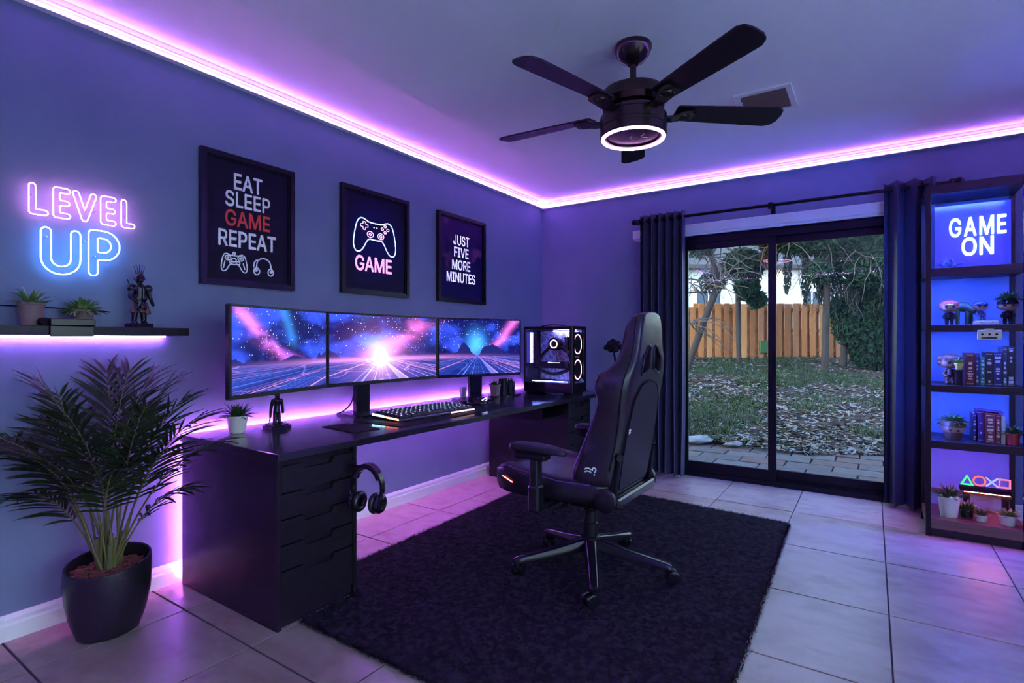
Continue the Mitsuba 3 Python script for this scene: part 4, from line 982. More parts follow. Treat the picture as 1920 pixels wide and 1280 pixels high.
# the two belt openings, cut right through
OPEN = [Polygon([(-0.125, 1.055), (-0.030, 1.085), (-0.026, 1.185), (-0.050, 1.192), (-0.118, 1.135)]), Polygon([(0.125, 1.055), (0.030, 1.085), (0.026, 1.185), (0.050, 1.192), (0.118, 1.135)])]
OPEN = [p.buffer(-0.012).buffer(0.012, quad_segs=6) for p in OPEN]
backM = basis([0, 1, 0], [0, 0, 1], [1, 0, 0], [CX, CY, 0])
mb = m3.Manifold(m3.Mesh(np.asarray(body.vertices, np.float32), np.asarray(body.faces, np.uint32)))
for p in OPEN:
    q = prism(p, 0.6, backM @ tr((0, 0, -0.15)))
    mb = mb - m3.Manifold(m3.Mesh(np.asarray(q.vertices, np.float32), np.asarray(q.faces, np.uint32)))
mm = mb.to_mesh()
if len(mm.tri_verts):
    body = trimesh.Trimesh(mm.vert_properties[:, :3], mm.tri_verts, process=False)
part(k, 'backrest', body, LEATHER, 38)


def on_back_shell(poly, thick, lift=0.0):
    """a thin plate that follows the reclined back"""
    m = prism(poly, thick, basis([0, 1, 0], [0, 0, 1], [1, 0, 0], [CX, CY, 0]))
    m.vertices[:, 0] += spine(m.vertices[:, 2]) + lift
    return m


for p in OPEN:
    r_ = ring_tubes(p.buffer(0.004), 0.006, basis([0, 1, 0], [0, 0, 1], [1, 0, 0], [CX, CY, 0]), 8, 0.012)
    r_.vertices[:, 0] += spine(r_.vertices[:, 2]) + 0.001
    part(k, 'belt_opening_rim', r_, GLOSS, True)
shell_p = Polygon([(-0.185, 0.50), (-0.195, 0.66), (-0.190, 0.80), (-0.165, 0.93), (-0.10, 1.00), (0, 1.02), (0.10, 1.00), (0.165, 0.93), (0.190, 0.80), (0.195, 0.66), (0.185, 0.50)]).buffer(-0.03).buffer(0.03, quad_segs=6)
part(k, 'back_panel', on_back_shell(shell_p, 0.010, -0.003), LEATHER2, 30)
part(k, 'back_seam', (lambda r_: (r_.vertices.__setitem__((slice(None), 0), r_.vertices[:, 0] + spine(r_.vertices[:, 2]) + 0.006), r_)[1])(ring_tubes(shell_p.buffer(0.004), 0.0030, basis([0, 1, 0], [0, 0, 1], [1, 0, 0], [CX, CY, 0]), 6, 0.015)), MATTE, True)
for s in (-1, 1):
    part(k, 'wing_piping', tube([[CX + spine(z) - float(fn[2](z)) * 0.97, CY + s * float(fn[1](z)) * 0.945, z] for z in np.linspace(0.50, 1.06, 26)], 0.0035, 6), MAT_PIPE)
    part(k, 'head_seam', tube([[CX + spine(z) - 0.030, CY + s * (float(fn[0](z)) + (float(fn[1](z)) - float(fn[0](z))) * 0.72 + 0.002), z] for z in np.linspace(0.60, 1.33, 30)], 0.0028, 6), MATTE)
    part(k, 'side_rail', cat(tube([C(spine(0.66) + 0.002, s * 0.228, 0.665), C(spine(0.5) + 0.012, s * 0.232, 0.54), C(spine(0.45) + 0.012, s * 0.238, 0.44)], 0.011, 10), cyl(C(spine(0.66) - 0.01, s * 0.222, 0.668), C(spine(0.66) + 0.008, s * 0.240, 0.668), 0.018, 16)), STEEL, 30)
    kk = part(k, 'recline_hub', cat(lathe([(0, 0), (0.05, 0), (0.056, 0.006), (0.056, 0.022), (0.045, 0.030), (0, 0.032)], 28)), BLACKPL, 35)
    scene[kk]['to_world'] = T(basis([1, 0, 0], [0, 0, s], [0, s, 0] if s > 0 else [0, -1, 0], C(0.20, s * 0.262, 0.468)).tolist())
part(k, 'cross_bar', bx(CX + spine(0.45) + 0.002, CX + spine(0.45) + 0.042, CY - 0.252, CY + 0.252, 0.428, 0.474, 0.008), GLOSS, False)
# white marks: a small emblem on the near wing and a short tag on the back
em = unary_union([LineString(arc(0, 0, 0.016, 0.009, 160, 20, 10)).buffer(0.003), LineString(arc(0, -0.013, 0.016, 0.008, 160, 20, 10)).buffer(0.003), LineString(arc(0.032, 0.004, 0.009, 0.010, 200, -60, 12) + [(0.034, -0.008)]).buffer(0.003), Point(0.033, -0.018).buffer(0.0035)])
part(k, 'emblem', prism(em, 0.002, basis([1, 0, 0], [0, 0, 1], [0, -1, 0], [CX + spine(0.60) - 0.135, CY - 0.2665, 0.600])), WHITEINK, False, label='small white emblem on the wing')
part(k, 'tag', on_back_shell(unary_union([sbox(-0.188, 0.792, -0.166, 0.797), sbox(-0.186, 0.783, -0.168, 0.787), sbox(-0.181, 0.775, -0.174, 0.779)]), 0.003, 0.007), WHITEINK, False, label='small white tag on the back')
for s in (-1, 1):
    v = s * 0.360
    a_ = part(k, 'armrest', cat(bx(CX - 0.150, CX - 0.105, CY + v - 0.028, CY + v + 0.028, 0.40, 0.66, 0.008)), BLACKPL, False)
    part(a_, 'sleeve', bx(CX - 0.158, CX - 0.097, CY + v - 0.034, CY + v + 0.034, 0.385, 0.515, 0.010), GLOSS, False)
    part(a_, 'bracket', cat(bx(CX - 0.152, CX - 0.102, CY + s * 0.12, CY + v, 0.385, 0.412, 0.006)), STEEL, False)
    part(a_, 'slider', bx(CX - 0.235, CX - 0.06, CY + v - 0.036, CY + v + 0.036, 0.640, 0.672, 0.008), MATTE, False)
    pad = []
    for u, w_, zt in ((-0.275, 0.012, 0.700), (-0.268, 0.030, 0.708), (-0.24, 0.042, 0.715), (-0.15, 0.047, 0.718), (-0.05, 0.044, 0.712), (0.015, 0.034, 0.704), (0.035, 0.014, 0.696)):
        sec = smoothpoly([(-w_, 0.672), (-w_, zt - 0.008), (-w_ * 0.7, zt), (w_ * 0.7, zt), (w_, zt - 0.008), (w_, 0.672)], 2)
        pad.append([[CX + u, CY + v + y, z] for y, z in sec])
    part(a_, 'pad', loft(pad), LEATHER2, True)

# dark ornament behind the chair's shoulder
k = thing('ornament_stand', 'dark lobed ornament on a thin black stem behind the gaming chair', 'ornament')
ox, oy = 1.06, -0.555
part(k, 'stem', tube(smooth3([(ox + 0.03, oy + 0.02, 0.02), (ox + 0.03, oy + 0.02, 0.9), (ox + 0.005, oy, 1.06), (ox - 0.01, oy, 1.15)]), 0.009, 8), MATTE)
part(k, 'foot', lathe([(0, 0), (0.10, 0), (0.10, 0.008), (0.02, 0.02), (0, 0.022)], 28, (ox + 0.03, oy + 0.02, 0)), MATTE)
rng = np.random.default_rng(4)
part(k, 'lobes', cat(*[ball(np.array([ox - 0.01, oy, 1.165]) + RGT * a_ + FWD * rng.uniform(-0.02, 0.02) + np.array([0, 0, b_]), r_, 2) for a_, b_, r_ in ((-0.055, -0.005, 0.026), (-0.03, 0.03, 0.026), (0.0, 0.045, 0.028), (0.035, 0.03, 0.026), (0.058, 0.0, 0.025), (0.02, -0.02, 0.028), (-0.02, -0.02, 0.028), (0, 0.01, 0.035))]), MATTE, True)

# ------------------------------------------------------------------ potted palm
k = thing('potted_palm', 'tall dark green palm in a tapered black pot by the left wall', 'potted plant')
px, py = 0.262, -4.022
PHt = 0.300
prof = [(0, 0), (0.098, 0), (0.108, 0.006), (0.130, 0.07), (0.146, 0.15), (0.152, 0.23), (0.150, PHt - 0.004), (0.147, PHt), (0.140, PHt - 0.002), (0.138, PHt - 0.05), (0, PHt - 0.05)]
rings = []
ang = np.linspace(0, 2 * math.pi, 49)[:-1]
for r_, z in prof:
    rings.append(np.stack([px + max(r_, 1e-4) * 0.90 * np.cos(ang), py + max(r_, 1e-4) * 1.02 * np.sin(ang), z + 0.022 * (z / PHt) ** 3 * np.cos(ang + 0.6 + math.pi)], -1))
part(k, 'pot', loft(rings), POTBLACK, 40)
rng = np.random.default_rng(14)
part(k, 'soil', lathe([(0, PHt - 0.051), (0.137, PHt - 0.051), (0.135, PHt - 0.038), (0, PHt - 0.028)], 24, (px, py, 0)), SOIL)
ch = []
for i in range(260):
    a_, r_ = rng.uniform(0, 6.283), 0.125 * math.sqrt(rng.uniform(0, 1))
    ch.append(moved(bx(-0.010, 0.010, -0.005, 0.005, -0.002, 0.003), tr((px + r_ * math.cos(a_) * 0.9, py + r_ * math.sin(a_), PHt - 0.034 + rng.uniform(0, 0.006))) @ rot(rng.uniform(0, 360)) @ rot(rng.uniform(-25, 25), (1, 0, 0))))
part(k, 'bark_chips', cat(ch), CHIPS, False, stuff=True)


def frond(base, az, lean, length, bend, seed, leaf=0.17, n=20, bare=0.42):
    r = np.random.default_rng(seed)
    d = np.array([math.cos(az), math.sin(az), 0.0])
    p, a_ = np.array(base, float), math.radians(90 - lean)
    N = 30
    spine_, tang = [p.copy()], []
    for i in range(N):
        t = i / N
        a2 = a_ - math.radians(bend) * (t ** 2.2)
        v = d * math.cos(a2) + np.array([0, 0, math.sin(a2)])
        tang.append(v)
        p = p + v * length / N
        spine_.append(p.copy())
    tang.append(tang[-1])
    spine_ = np.array(spine_)
    stem = tube(spine_, np.linspace(0.0055, 0.0014, N + 1), 6)
    side = np.array([-d[1], d[0], 0.0])
    V, Fc = [], []
    for j in range(n):
        t = bare + (1 - bare) * (j + 0.5) / n
        q = min(int(t * N), N - 1)
        o, tg = spine_[q], tang[q]
        nr = np.cross(side, tg)
        for s in (-1, 1):
            f = (t - bare) / (1 - bare)
            L = leaf * (0.55 + 0.9 * math.sin(math.pi * min(0.12 + 0.80 * f, 1))) * r.uniform(0.85, 1.12) * 0.9
            ang_ = math.radians(58 - 34 * f + r.uniform(-6, 6))
            dr_ = side * s * math.sin(ang_) + tg * math.cos(ang_) + nr * r.uniform(-0.12, 0.22)
            dr_ /= np.linalg.norm(dr_)
            wv = np.cross(dr_, nr)
            wv /= np.linalg.norm(wv)
            w0 = 0.0125 * r.uniform(0.85, 1.2)
            b0 = len(V)
            pt = o.copy()
            dd = dr_.copy()
            for m_ in range(5):
                u = m_ / 4
                w = w0 * (0.35, 0.95, 1.0, 0.7, 0.04)[m_]
                V += [pt - wv * w / 2 + nr * w * 0.18, pt.copy(), pt + wv * w / 2 + nr * w * 0.18]
                pt = pt + dd * L / 4
                dd = dd + np.array([0, 0, -0.13])
                dd /= np.linalg.norm(dd)
            for m_ in range(4):
                q0 = b0 + 3 * m_
                Fc += [[q0, q0 + 1, q0 + 4], [q0, q0 + 4, q0 + 3], [q0 + 1, q0 + 2, q0 + 5], [q0 + 1, q0 + 5, q0 + 4]]
    return stem, trimesh.Trimesh(np.array(V), np.array(Fc), process=False)


A0 = math.atan2(RGT[1], RGT[0])       # azimuth of the picture's right
rng = np.random.default_rng(31)
FR = [(180, 30, 0.95, 62), (172, 24, 0.86, 40), (195, 20, 0.80, 55), (160, 17, 0.92, 30), (205, 10, 0.98, 28), (140, 8, 1.00, 25), (100, 6, 1.00, 30), (60, 7, 0.98, 30), (20, 10, 0.98, 34), (0, 17, 0.94, 38), (-8, 25, 0.92, 45), (8, 30, 0.84, 60), (-20, 20, 0.78, 60), (180, 34, 0.60, 75), (5, 32, 0.55, 60), (-30, 12, 0.88, 36), (215, 14, 0.74, 60), (-90, 10, 0.86, 40), (-70, 16, 0.72, 60), (-120, 18, 0.78, 55), (90, 14, 0.84, 45), (-45, 26, 0.74, 60)]
for i, (a_, ln_, L, bd_) in enumerate(FR):
    o = (px + rng.uniform(-0.035, 0.035), py + rng.uniform(-0.035, 0.035), PHt - 0.04)
    az = A0 + math.radians(a_)
    st_m, lf = frond(o, az, ln_ * 0.76, L * 0.87, bd_, 100 + i, leaf=0.145 * (0.75 + 0.3 * L), n=19, bare=0.47)
    lf.vertices[:, 0] = np.maximum(lf.vertices[:, 0], 0.004)
    st_m.vertices[:, 0] = np.maximum(st_m.vertices[:, 0], 0.004)
    f = part(k, 'frond', lf, PALM, True)
    part(f, 'stalk', st_m, STEM, True)
for i in range(7):
    a_ = rng.uniform(0, 6.28)
    part(k, 'cane', cyl((px + 0.03 * math.cos(a_), py + 0.03 * math.sin(a_), PHt - 0.045), (px + 0.045 * math.cos(a_), py + 0.045 * math.sin(a_), PHt + rng.uniform(0.07, 0.13)), 0.011, 10, 0.008), STEM)

# ------------------------------------------------------------------ bookcase
BX0, BX1, BY0, BY1 = 3.212, 3.690, -0.715, -0.305
k = thing('bookcase', 'tall black open bookcase with blue-lit shelves right of the glass door', 'bookcase')
BOARDS = [(2.148, 2.190), (1.632, 1.672), (1.290, 1.318), (0.917, 0.945), (0.567, 0.598), (0.050, 0.112)]
for x in (BX0, BX1 - 0.026):
    for y in (BY0, BY1 - 0.026):
        part(k, 'post', bx(x, x + 0.026, y, y + 0.026, 0, 2.19, 0.002), STEEL, False)
for i, (a, b_) in enumerate(BOARDS):
    part(k, 'shelf_board', cat(bx(BX0 + 0.004, BX1 - 0.004, BY0 + 0.004, BY1 - 0.004, a, b_, 0.002)), BLACKWOOD if i < 5 else SHELFWOOD, False)
for z in (1.64, 1.30, 0.93, 0.58, 0.09, 2.17):
    for x in (BX0 + 0.004, BX1 - 0.024):
        part(k, 'side_rail', bx(x, x + 0.02, BY0 + 0.02, BY1 - 0.02, z - 0.012, z + 0.012, 0.002), STEEL, False)
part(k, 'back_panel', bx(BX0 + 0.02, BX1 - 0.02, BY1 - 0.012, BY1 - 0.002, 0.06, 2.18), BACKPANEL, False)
part(k, 'lower_rail', bx(BX0 + 0.02, BX1 - 0.02, BY1 - 0.05, BY1 - 0.03, 0.21, 0.225), SHELFWOOD, False)
part(k, 'kick_board', bx(BX0 + 0.02, BX1 - 0.02, BY0 + 0.02, BY0 + 0.04, 0.0, 0.05), BLACKWOOD, False)
for i, (a, b_) in enumerate(BOARDS[:5]):
    part(k, 'front_lip', bx(BX0 + 0.026, BX1 - 0.026, BY0 + 0.003, BY0 + 0.015, a - 0.016, a + 0.004, 0.002), BLACKWOOD, False)
for i, (a, b_) in enumerate(BOARDS[:5]):
    col = BLUE * 1.0 if i < 4 else np.array([0.55, 0.08, 1.0]) * 0.35
    single('led_strip', 'blue LED strip under the ' + ['top board', 'second board', 'third board', 'fourth board', 'fifth board'][i] + ' of the bookcase' if i < 4 else 'violet LED strip under the fifth board of the bookcase', 'LED strip', bx(BX0 + 0.03, BX1 - 0.03, BY0 + 0.017, BY0 + 0.041, a - 0.006, a), WHITE, False, emit=col * CASE_E * (0.7 if i == 0 else 0.55), w=13)
single('led_strip', 'blue LED strip up the back of the left front post of the bookcase', 'LED strip', bx(BX0 + 0.020, BX0 + 0.026, BY0 + 0.027, BY0 + 0.036, 0.62, 2.14), WHITE, False, emit=BLUE * CASE_E * 0.7, w=8)

k = thing('game_on_sign', 'square clear panel with glowing GAME ON letters on the top shelf of the bookcase', 'neon sign')
part(k, 'panel', bx(3.275, 3.655, -0.432, -0.424, 1.673, 2.105, 0.002), mat('mat_blue_acrylic', (0.05, 0.08, 0.32), 0.2), False)
GON = np.array([0.30, 0.55, 1.0]) * NEON2_E
for s, z, h, x0, x1 in (('GAME', 1.898, 0.115, 3.352, 3.632), ('ON', 1.772, 0.110, 3.415, 3.572)):
    wl = [meshkit.text_mesh(c, h, 0.006, True) for c in s]
    gap = 0.014
    ws = [m.bounds[1, 0] - m.bounds[0, 0] for m in wl]
    sc = (x1 - x0 - gap * (len(s) - 1)) / sum(ws)
    x = x0
    for c, m, w_ in zip(s, wl, ws):
        m.apply_translation([-m.bounds[0, 0], 0, 0])
        m.apply_transform(np.diag([sc, 1, 1, 1]))
        part(k, 'letter', moved(m, on_back(x, z, -0.433)), WHITE, False, label='blue-white glowing letter ' + c, emit=GON, w=1)
        x += w_ * sc + gap

GLASSB = mat('mat_blue_glass', (0.10, 0.22, 0.55), 0.12, spec=0.8)
k = thing('glass_ornament', 'small pale blue spiky glass ornament at the foot of the GAME ON panel', 'ornament')
part(k, 'splash', blades(np.random.default_rng(77), (3.345, -0.56, 1.675), 26, 0.085, 0.010, (25, 88), 1.0, 5, 1.2, 0.012), GLASSB, True)
part(k, 'ring', tube(smooth3([(3.31, -0.57, 1.70), (3.318, -0.57, 1.73), (3.345, -0.57, 1.74), (3.365, -0.57, 1.72), (3.355, -0.57, 1.695)]), 0.004, 8), GLASSB, True)
part(k, 'base', lathe([(0, 0), (0.032, 0), (0.030, 0.008), (0, 0.012)], 24, (3.345, -0.56, 1.672)), GLASSB)

SKIN = mat('mat_toy_skin', (0.24, 0.11, 0.07), 0.45)
SKIN2 = mat('mat_toy_skin_pale', (0.36, 0.19, 0.14), 0.45)
REDP = mat('mat_toy_red', (0.35, 0.03, 0.025), 0.4)
BROWNP = mat('mat_toy_brown', (0.07, 0.027, 0.016), 0.45)
NAVYP = mat('mat_toy_navy', (0.02, 0.03, 0.10), 0.35)
GREENP = mat('mat_toy_green', (0.02, 0.06, 0.025), 0.5)
YELLOWP = mat('mat_toy_yellow', (0.60, 0.45, 0.06), 0.45)


def chibi(label, at, h, skin, body_m, hat, seed=0, sit=False, turn=0.0):
    """a big-headed vinyl figure facing -y (the room), h tall"""
    k = thing('toy_figure', label, 'toy figure', 'big-headed toy figures on the bookcase')
    M = tr(at) @ rot(turn) @ np.diag([h, h, h, 1])
    P_ = lambda x, y, z: np.array([x, y, z])
    seg = [(P_(0, 0, 0.30), 0.095, P_(0, 0, 0.42), 0.085), (P_(0, 0, 0.40), 0.06, P_(0, 0, 0.50), 0.06),
           (P_(-0.10, 0, 0.42), 0.045, P_(-0.17, -0.03, 0.30), 0.042), (P_(-0.17, -0.03, 0.30), 0.042, P_(-0.13, -0.10, 0.25), 0.04),
           (P_(0.10, 0, 0.42), 0.045, P_(0.17, -0.03, 0.30), 0.042), (P_(0.17, -0.03, 0.30), 0.042, P_(0.14, -0.10, 0.25), 0.04)]
    for s in (-1, 1):
        if sit:
            seg += [(P_(s * 0.06, 0, 0.24), 0.065, P_(s * 0.08, -0.16, 0.20), 0.06), (P_(s * 0.08, -0.16, 0.20), 0.06, P_(s * 0.08, -0.18, 0.06), 0.055)]
        else:
            seg += [(P_(s * 0.065, 0, 0.28), 0.062, P_(s * 0.075, 0, 0.07), 0.055), (P_(s * 0.075, 0, 0.05), 0.05, P_(s * 0.08, -0.06, 0.045), 0.045)]
    part(k, 'body', moved(limb(seg, 1, 0.04, 2), M), body_m, True)
    hd = trimesh.creation.icosphere(subdivisions=3)
    v = hd.vertices
    hd.vertices = np.sign(v) * np.abs(v) ** 0.80 * np.array([0.27, 0.22, 0.215])
    nose = ball((0, -0.222, -0.045), 0.018, 1)
    part(k, 'head', moved(cat(hd, nose, ball((0.27, 0, -0.03), 0.04, 1), ball((-0.27, 0, -0.03), 0.04, 1)), M @ tr((0, 0, 0.70))), skin, True)
    for s in (-1, 1):
        part(k, 'eye', moved(moved(trimesh.creation.icosphere(subdivisions=2), np.diag([0.045, 0.02, 0.052, 1])), M @ tr((s * 0.105, -0.212, 0.675))), GLOSS, True)
    part(k, 'mouth', moved(bx(-0.03, 0.03, -0.225, -0.205, 0.575, 0.585), M), BROWNP, False)
    cap = hd.copy()
    keep = (cap.triangles_center[:, 2] > (0.03 if hat == 'band' else 0.0)) | ((cap.triangles_center[:, 1] > 0.02) & (cap.triangles_center[:, 2] > -0.12))
    cap.update_faces(keep)
    cap.remove_unreferenced_vertices()
    cap.apply_scale(1.07)
    if hat == 'band':
        part(k, 'bandana', moved(cap, M @ tr((0, 0, 0.70))), REDP, True, label='red bandana')
        rb = [np.stack([0.292 * np.cos(np.linspace(0, 6.283, 33)[:-1]), 0.240 * np.sin(np.linspace(0, 6.283, 33)[:-1]), 0 * np.arange(32) + z], -1) for z in (0.72, 0.755)]
        part(k, 'stripe', moved(loft(rb, cap=False), M @ tr((0, 0, 0.02))), WHITEINK, True, label='white stripe')
    elif hat == 'cap':
        part(k, 'cap', moved(cat(cap, hullpts([(-0.2, -0.2, 0.06), (0.2, -0.2, 0.06), (-0.14, -0.38, 0.04), (0.14, -0.38, 0.04), (-0.2, -0.2, 0.09), (0.2, -0.2, 0.09), (-0.14, -0.37, 0.06), (0.14, -0.37, 0.06)]), ball((0, 0, 0.24), 0.03, 1), ball((0, -0.22, 0.13), 0.035, 1)), M @ tr((0, 0, 0.70))), NAVYP, True)
    elif hat == 'hair':
        part(k, 'hair', moved(cat(cap, *[ball((0.26 * math.cos(a_), 0.2 * math.sin(a_), 0.10), 0.07, 1) for a_ in np.linspace(0, 6.28, 9)]), M @ tr((0, 0, 0.70))), BROWNP, True)
    elif hat == 'plant':
        part(k, 'goggles', moved(cat(cyl((-0.12, -0.25, 0.86), (-0.12, -0.20, 0.86), 0.06, 14), cyl((0.12, -0.25, 0.86), (0.12, -0.20, 0.86), 0.06, 14), moved(cap, tr((0, 0, 0.70)))), M), MATTE, True)
        b0 = (M @ np.array([0, 0, 0.86, 1]))[:3]
        part(k, 'leaves', blades(np.random.default_rng(seed), b0, 70, 0.40 * h, 0.07 * h, (0, 85), 1, 4, 1.0, 0.15 * h), LEAF, True, stuff=True)
    return k


chibi('big-headed toy figure with a red and white striped bandana, left on the second shelf', (3.337, -0.60, 1.3185), 0.170, SKIN, MATTE, 'band')
chibi('big-headed toy figure with a navy cap sitting on the cream cartridge', (3.486, -0.60, 1.3425), 0.130, SKIN2, NAVYP, 'cap', sit=True, turn=15)
chibi('big-headed toy figure with goggles and leafy green hair, right on the second shelf', (3.612, -0.60, 1.3185), 0.170, SKIN2, MATTE, 'plant', 5)
k = thing('toy_creature', 'dark green four-legged toy behind the bandana and cap figures', 'toy')
cp = lambda x, y, z: np.array([3.415 + x, -0.52 + y, 1.3185 + z])
part(k, 'body', limb([(cp(-0.035, 0, 0.12), 0.030, cp(0.01, 0, 0.115), 0.030), (cp(0.01, 0, 0.12), 0.025, cp(0.045, -0.02, 0.09), 0.020), (cp(-0.03, -0.01, 0.10), 0.013, cp(-0.03, -0.01, 0.01), 0.010), (cp(0.02, -0.01, 0.10), 0.014, cp(0.015, -0.015, 0.01), 0.011), (cp(0.035, 0.01, 0.09), 0.012, cp(0.04, 0.015, 0.01), 0.010), (cp(-0.03, 0.02, 0.10), 0.012, cp(-0.03, 0.02, 0.01), 0.010), (cp(-0.045, 0, 0.125), 0.018, cp(-0.08, 0, 0.15), 0.006)], 1, 0.008, 2), GREENP, True)
k = thing('game_cartridge', 'cream plastic cartridge lying on the edge of the second shelf', 'cartridge')
part(k, 'shell', bx(3.455, 3.565, -0.66, -0.55, 1.3185, 1.342, 0.003), CREAM, False)
part(k, 'screw', cat(*[cyl((x, -0.661, 1.331), (x, -0.658, 1.331), 0.003, 8) for x in (3.485, 3.535)]), MATTE)
k = thing('cassette', 'cream plastic cassette hanging under the front edge of the second shelf', 'cassette')
part(k, 'shell', bx(3.456, 3.566, -0.735, -0.7185, 1.225, 1.284, 0.003), CREAM, False)
part(k, 'hanger', cat(bx(3.49, 3.53, -0.735, -0.712, 1.284, 1.292)), CREAM, False)
part(k, 'window', cat(bx(3.475, 3.545, -0.7365, -0.735, 1.232, 1.240), *[cyl((x, -0.737, 1.258), (x, -0.735, 1.258), 0.006, 12) for x in (3.478, 3.511, 3.543)]), MATTE, False)

chibi('big-headed brown-haired toy figure holding a yellow pot, left of the books on the third shelf', (3.340, -0.585, 0.9455), 0.205, SKIN, BROWNP, 'hair', turn=20)
pot_plant('potted_plant', 'tiny yellow pot with blue-green leaves held by the brown-haired toy figure', (3.378, -0.655, 1.040), 0.014, 0.020, 0.042, YELLOWP, LEAFB, 22, 0.055, 0.012, (40, 88), 41)
k = thing('display_block', 'small dark block under the tiny yellow pot on the third shelf', 'block')
part(k, 'block', bx(3.362, 3.394, -0.671, -0.639, 0.9455, 1.0395, 0.002), MATTE, False)

BKC = {}
for nm, c in (('black', (0.012, 0.012, 0.014)), ('navy', (0.015, 0.018, 0.06)), ('maroon', (0.09, 0.012, 0.012)), ('green', (0.015, 0.12, 0.06)), ('slate', (0.03, 0.035, 0.04)), ('plum', (0.07, 0.02, 0.09)), ('cream', (0.5, 0.46, 0.38)), ('wine', (0.14, 0.02, 0.02))):
    BKC[nm] = mat('mat_book_' + nm, np.array(c) * 0.7, 0.4, spec=0.2)
GOLD = mat('mat_gold_foil', (0.42, 0.32, 0.18), 0.4, spec=0.3)
SILVER = mat('mat_silver_foil', (0.40, 0.40, 0.44), 0.4, spec=0.3)


def book(label, x0, w, z0, h, d, col, foil, seed, group, y1=-0.44, lean=0.0):
    k = thing('book', label, 'book', group)
    M = tr((x0, y1 - d, z0)) @ rot(lean, (0, 1, 0))
    t = min(0.003, w * 0.14)
    part(k, 'cover', moved(cat(bx(0, t, 0, d, 0, h, 0.0006), bx(w - t, w, 0, d, 0, h, 0.0006), bx(0, w, -0.001, t, 0, h, 0.0008)), M), BKC[col], False)
    part(k, 'pages', moved(bx(t, w - t, t, d - 0.004, 0.003, h - 0.004), M), PAPER, False)
    r = np.random.default_rng(seed)
    bits = []
    z = 0.02
    while z < h - 0.03:
        hh = r.uniform(0.004, 0.018)
        if r.uniform() < 0.6:
            ww = w * r.uniform(0.25, 0.7)
            bits.append(bx((w - ww) / 2, (w + ww) / 2, -0.0016, -0.0008, z, z + hh))
        z += hh + r.uniform(0.003, 0.014)
    bits += [bx(t, w - t, -0.0016, -0.0008, 0.010, 0.0125), bx(t, w - t, -0.0016, -0.0008, h - 0.014, h - 0.0115)]
    for m_ in bits:
        part(k, 'spine_print', moved(m_, M), foil, False)
    return k


x = 3.412
G3 = 'upright books on the third shelf'
for i, (w_, h_, col, foil, lab) in enumerate([(0.042, 0.200, 'maroon', GOLD, 'thick dark maroon book, leftmost of the third-shelf row'), (0.022, 0.196, 'navy', GOLD, 'thin navy book beside the maroon one on the third shelf'), (0.024, 0.176, 'green', SILVER, 'short shiny green book on the third shelf'), (0.034, 0.205, 'black', GOLD, 'black book right of the green one on the third shelf'), (0.040, 0.204, 'navy', SILVER, 'wide navy book with silver spine print on the third shelf'), (0.021, 0.236, 'slate', SILVER, 'slim tall slate book on the third shelf'), (0.030, 0.240, 'black', SILVER, 'tallest black book with silver spine print on the third shelf'), (0.026, 0.232, 'slate', GOLD, 'tall dark slate book near the right end of the third shelf')]):
    if x + w_ > BX1 - 0.030:
        break
    book(lab, x, w_, 0.9455, h_, 0.15, col, foil, 200 + i, G3, y1=-0.50)
    x += w_ + 0.0015
# fourth shelf
k = thing('head_planter', 'dark round head-shaped planter with leafy plant on the fourth shelf', 'planter')
hx, hy, hz = 3.358, -0.585, 0.5985
part(k, 'bowl', lathe([(0, 0), (0.036, 0), (0.040, 0.008), (0.050, 0.045), (0.062, 0.085), (0.066, 0.115), (0.062, 0.118), (0.056, 0.100), (0, 0.098)], 32, (hx, hy, hz)), BROWNP, 40)
part(k, 'face_band', lathe([(0.0515, 0.048), (0.058, 0.066), (0.0585, 0.070), (0.062, 0.080), (0.050, 0.078), (0.048, 0.05)], 32, (hx, hy, hz)), SKIN2, 40)
for s in (-1, 1):
    part(k, 'eye', ball((hx + s * 0.020, hy - 0.056, hz + 0.060), 0.007, 1), GLOSS, True)
part(k, 'leaves', blades(np.random.default_rng(51), (hx, hy, hz + 0.10), 80, 0.075, 0.020, (0, 80), 1, 4, 1.0, 0.04), LEAF, True, stuff=True)
G4 = 'upright books on the fourth shelf'
book('narrow navy book, leftmost of the fourth-shelf books', 3.452, 0.018, 0.5985, 0.170, 0.13, 'navy', SILVER, 301, G4, y1=-0.46)
book('plum book with a pale cover edge on the fourth shelf', 3.474, 0.028, 0.5985, 0.192, 0.14, 'plum', SILVER, 302, G4, y1=-0.47)
book('dark wine book with gold spine print on the fourth shelf', 3.504, 0.044, 0.5985, 0.182, 0.15, 'wine', GOLD, 303, G4, y1=-0.50)
book('wine coloured book beside the cream one on the fourth shelf', 3.550, 0.024, 0.5985, 0.180, 0.15, 'wine', GOLD, 304, G4, y1=-0.50)
book('slim cream book on the fourth shelf', 3.576, 0.018, 0.5985, 0.168, 0.15, 'cream', GOLD, 305, G4, y1=-0.50)
k = thing('magazine', 'glossy violet magazine lying across the fourth-shelf books', 'magazine')
part(k, 'pages', moved(bx(0, 0.115, 0, 0.12, 0, 0.004), tr((3.478, -0.630, 0.7915)) @ rot(5, (0, 1, 0))), BKC['plum'], False)
pot_plant('potted_plant', 'small leafy plant in a red pot at the right end of the fourth shelf', (3.628, -0.635, 0.5985), 0.026, 0.034, 0.070, REDP, LEAF, 60, 0.075, 0.014, (10, 85), 52)
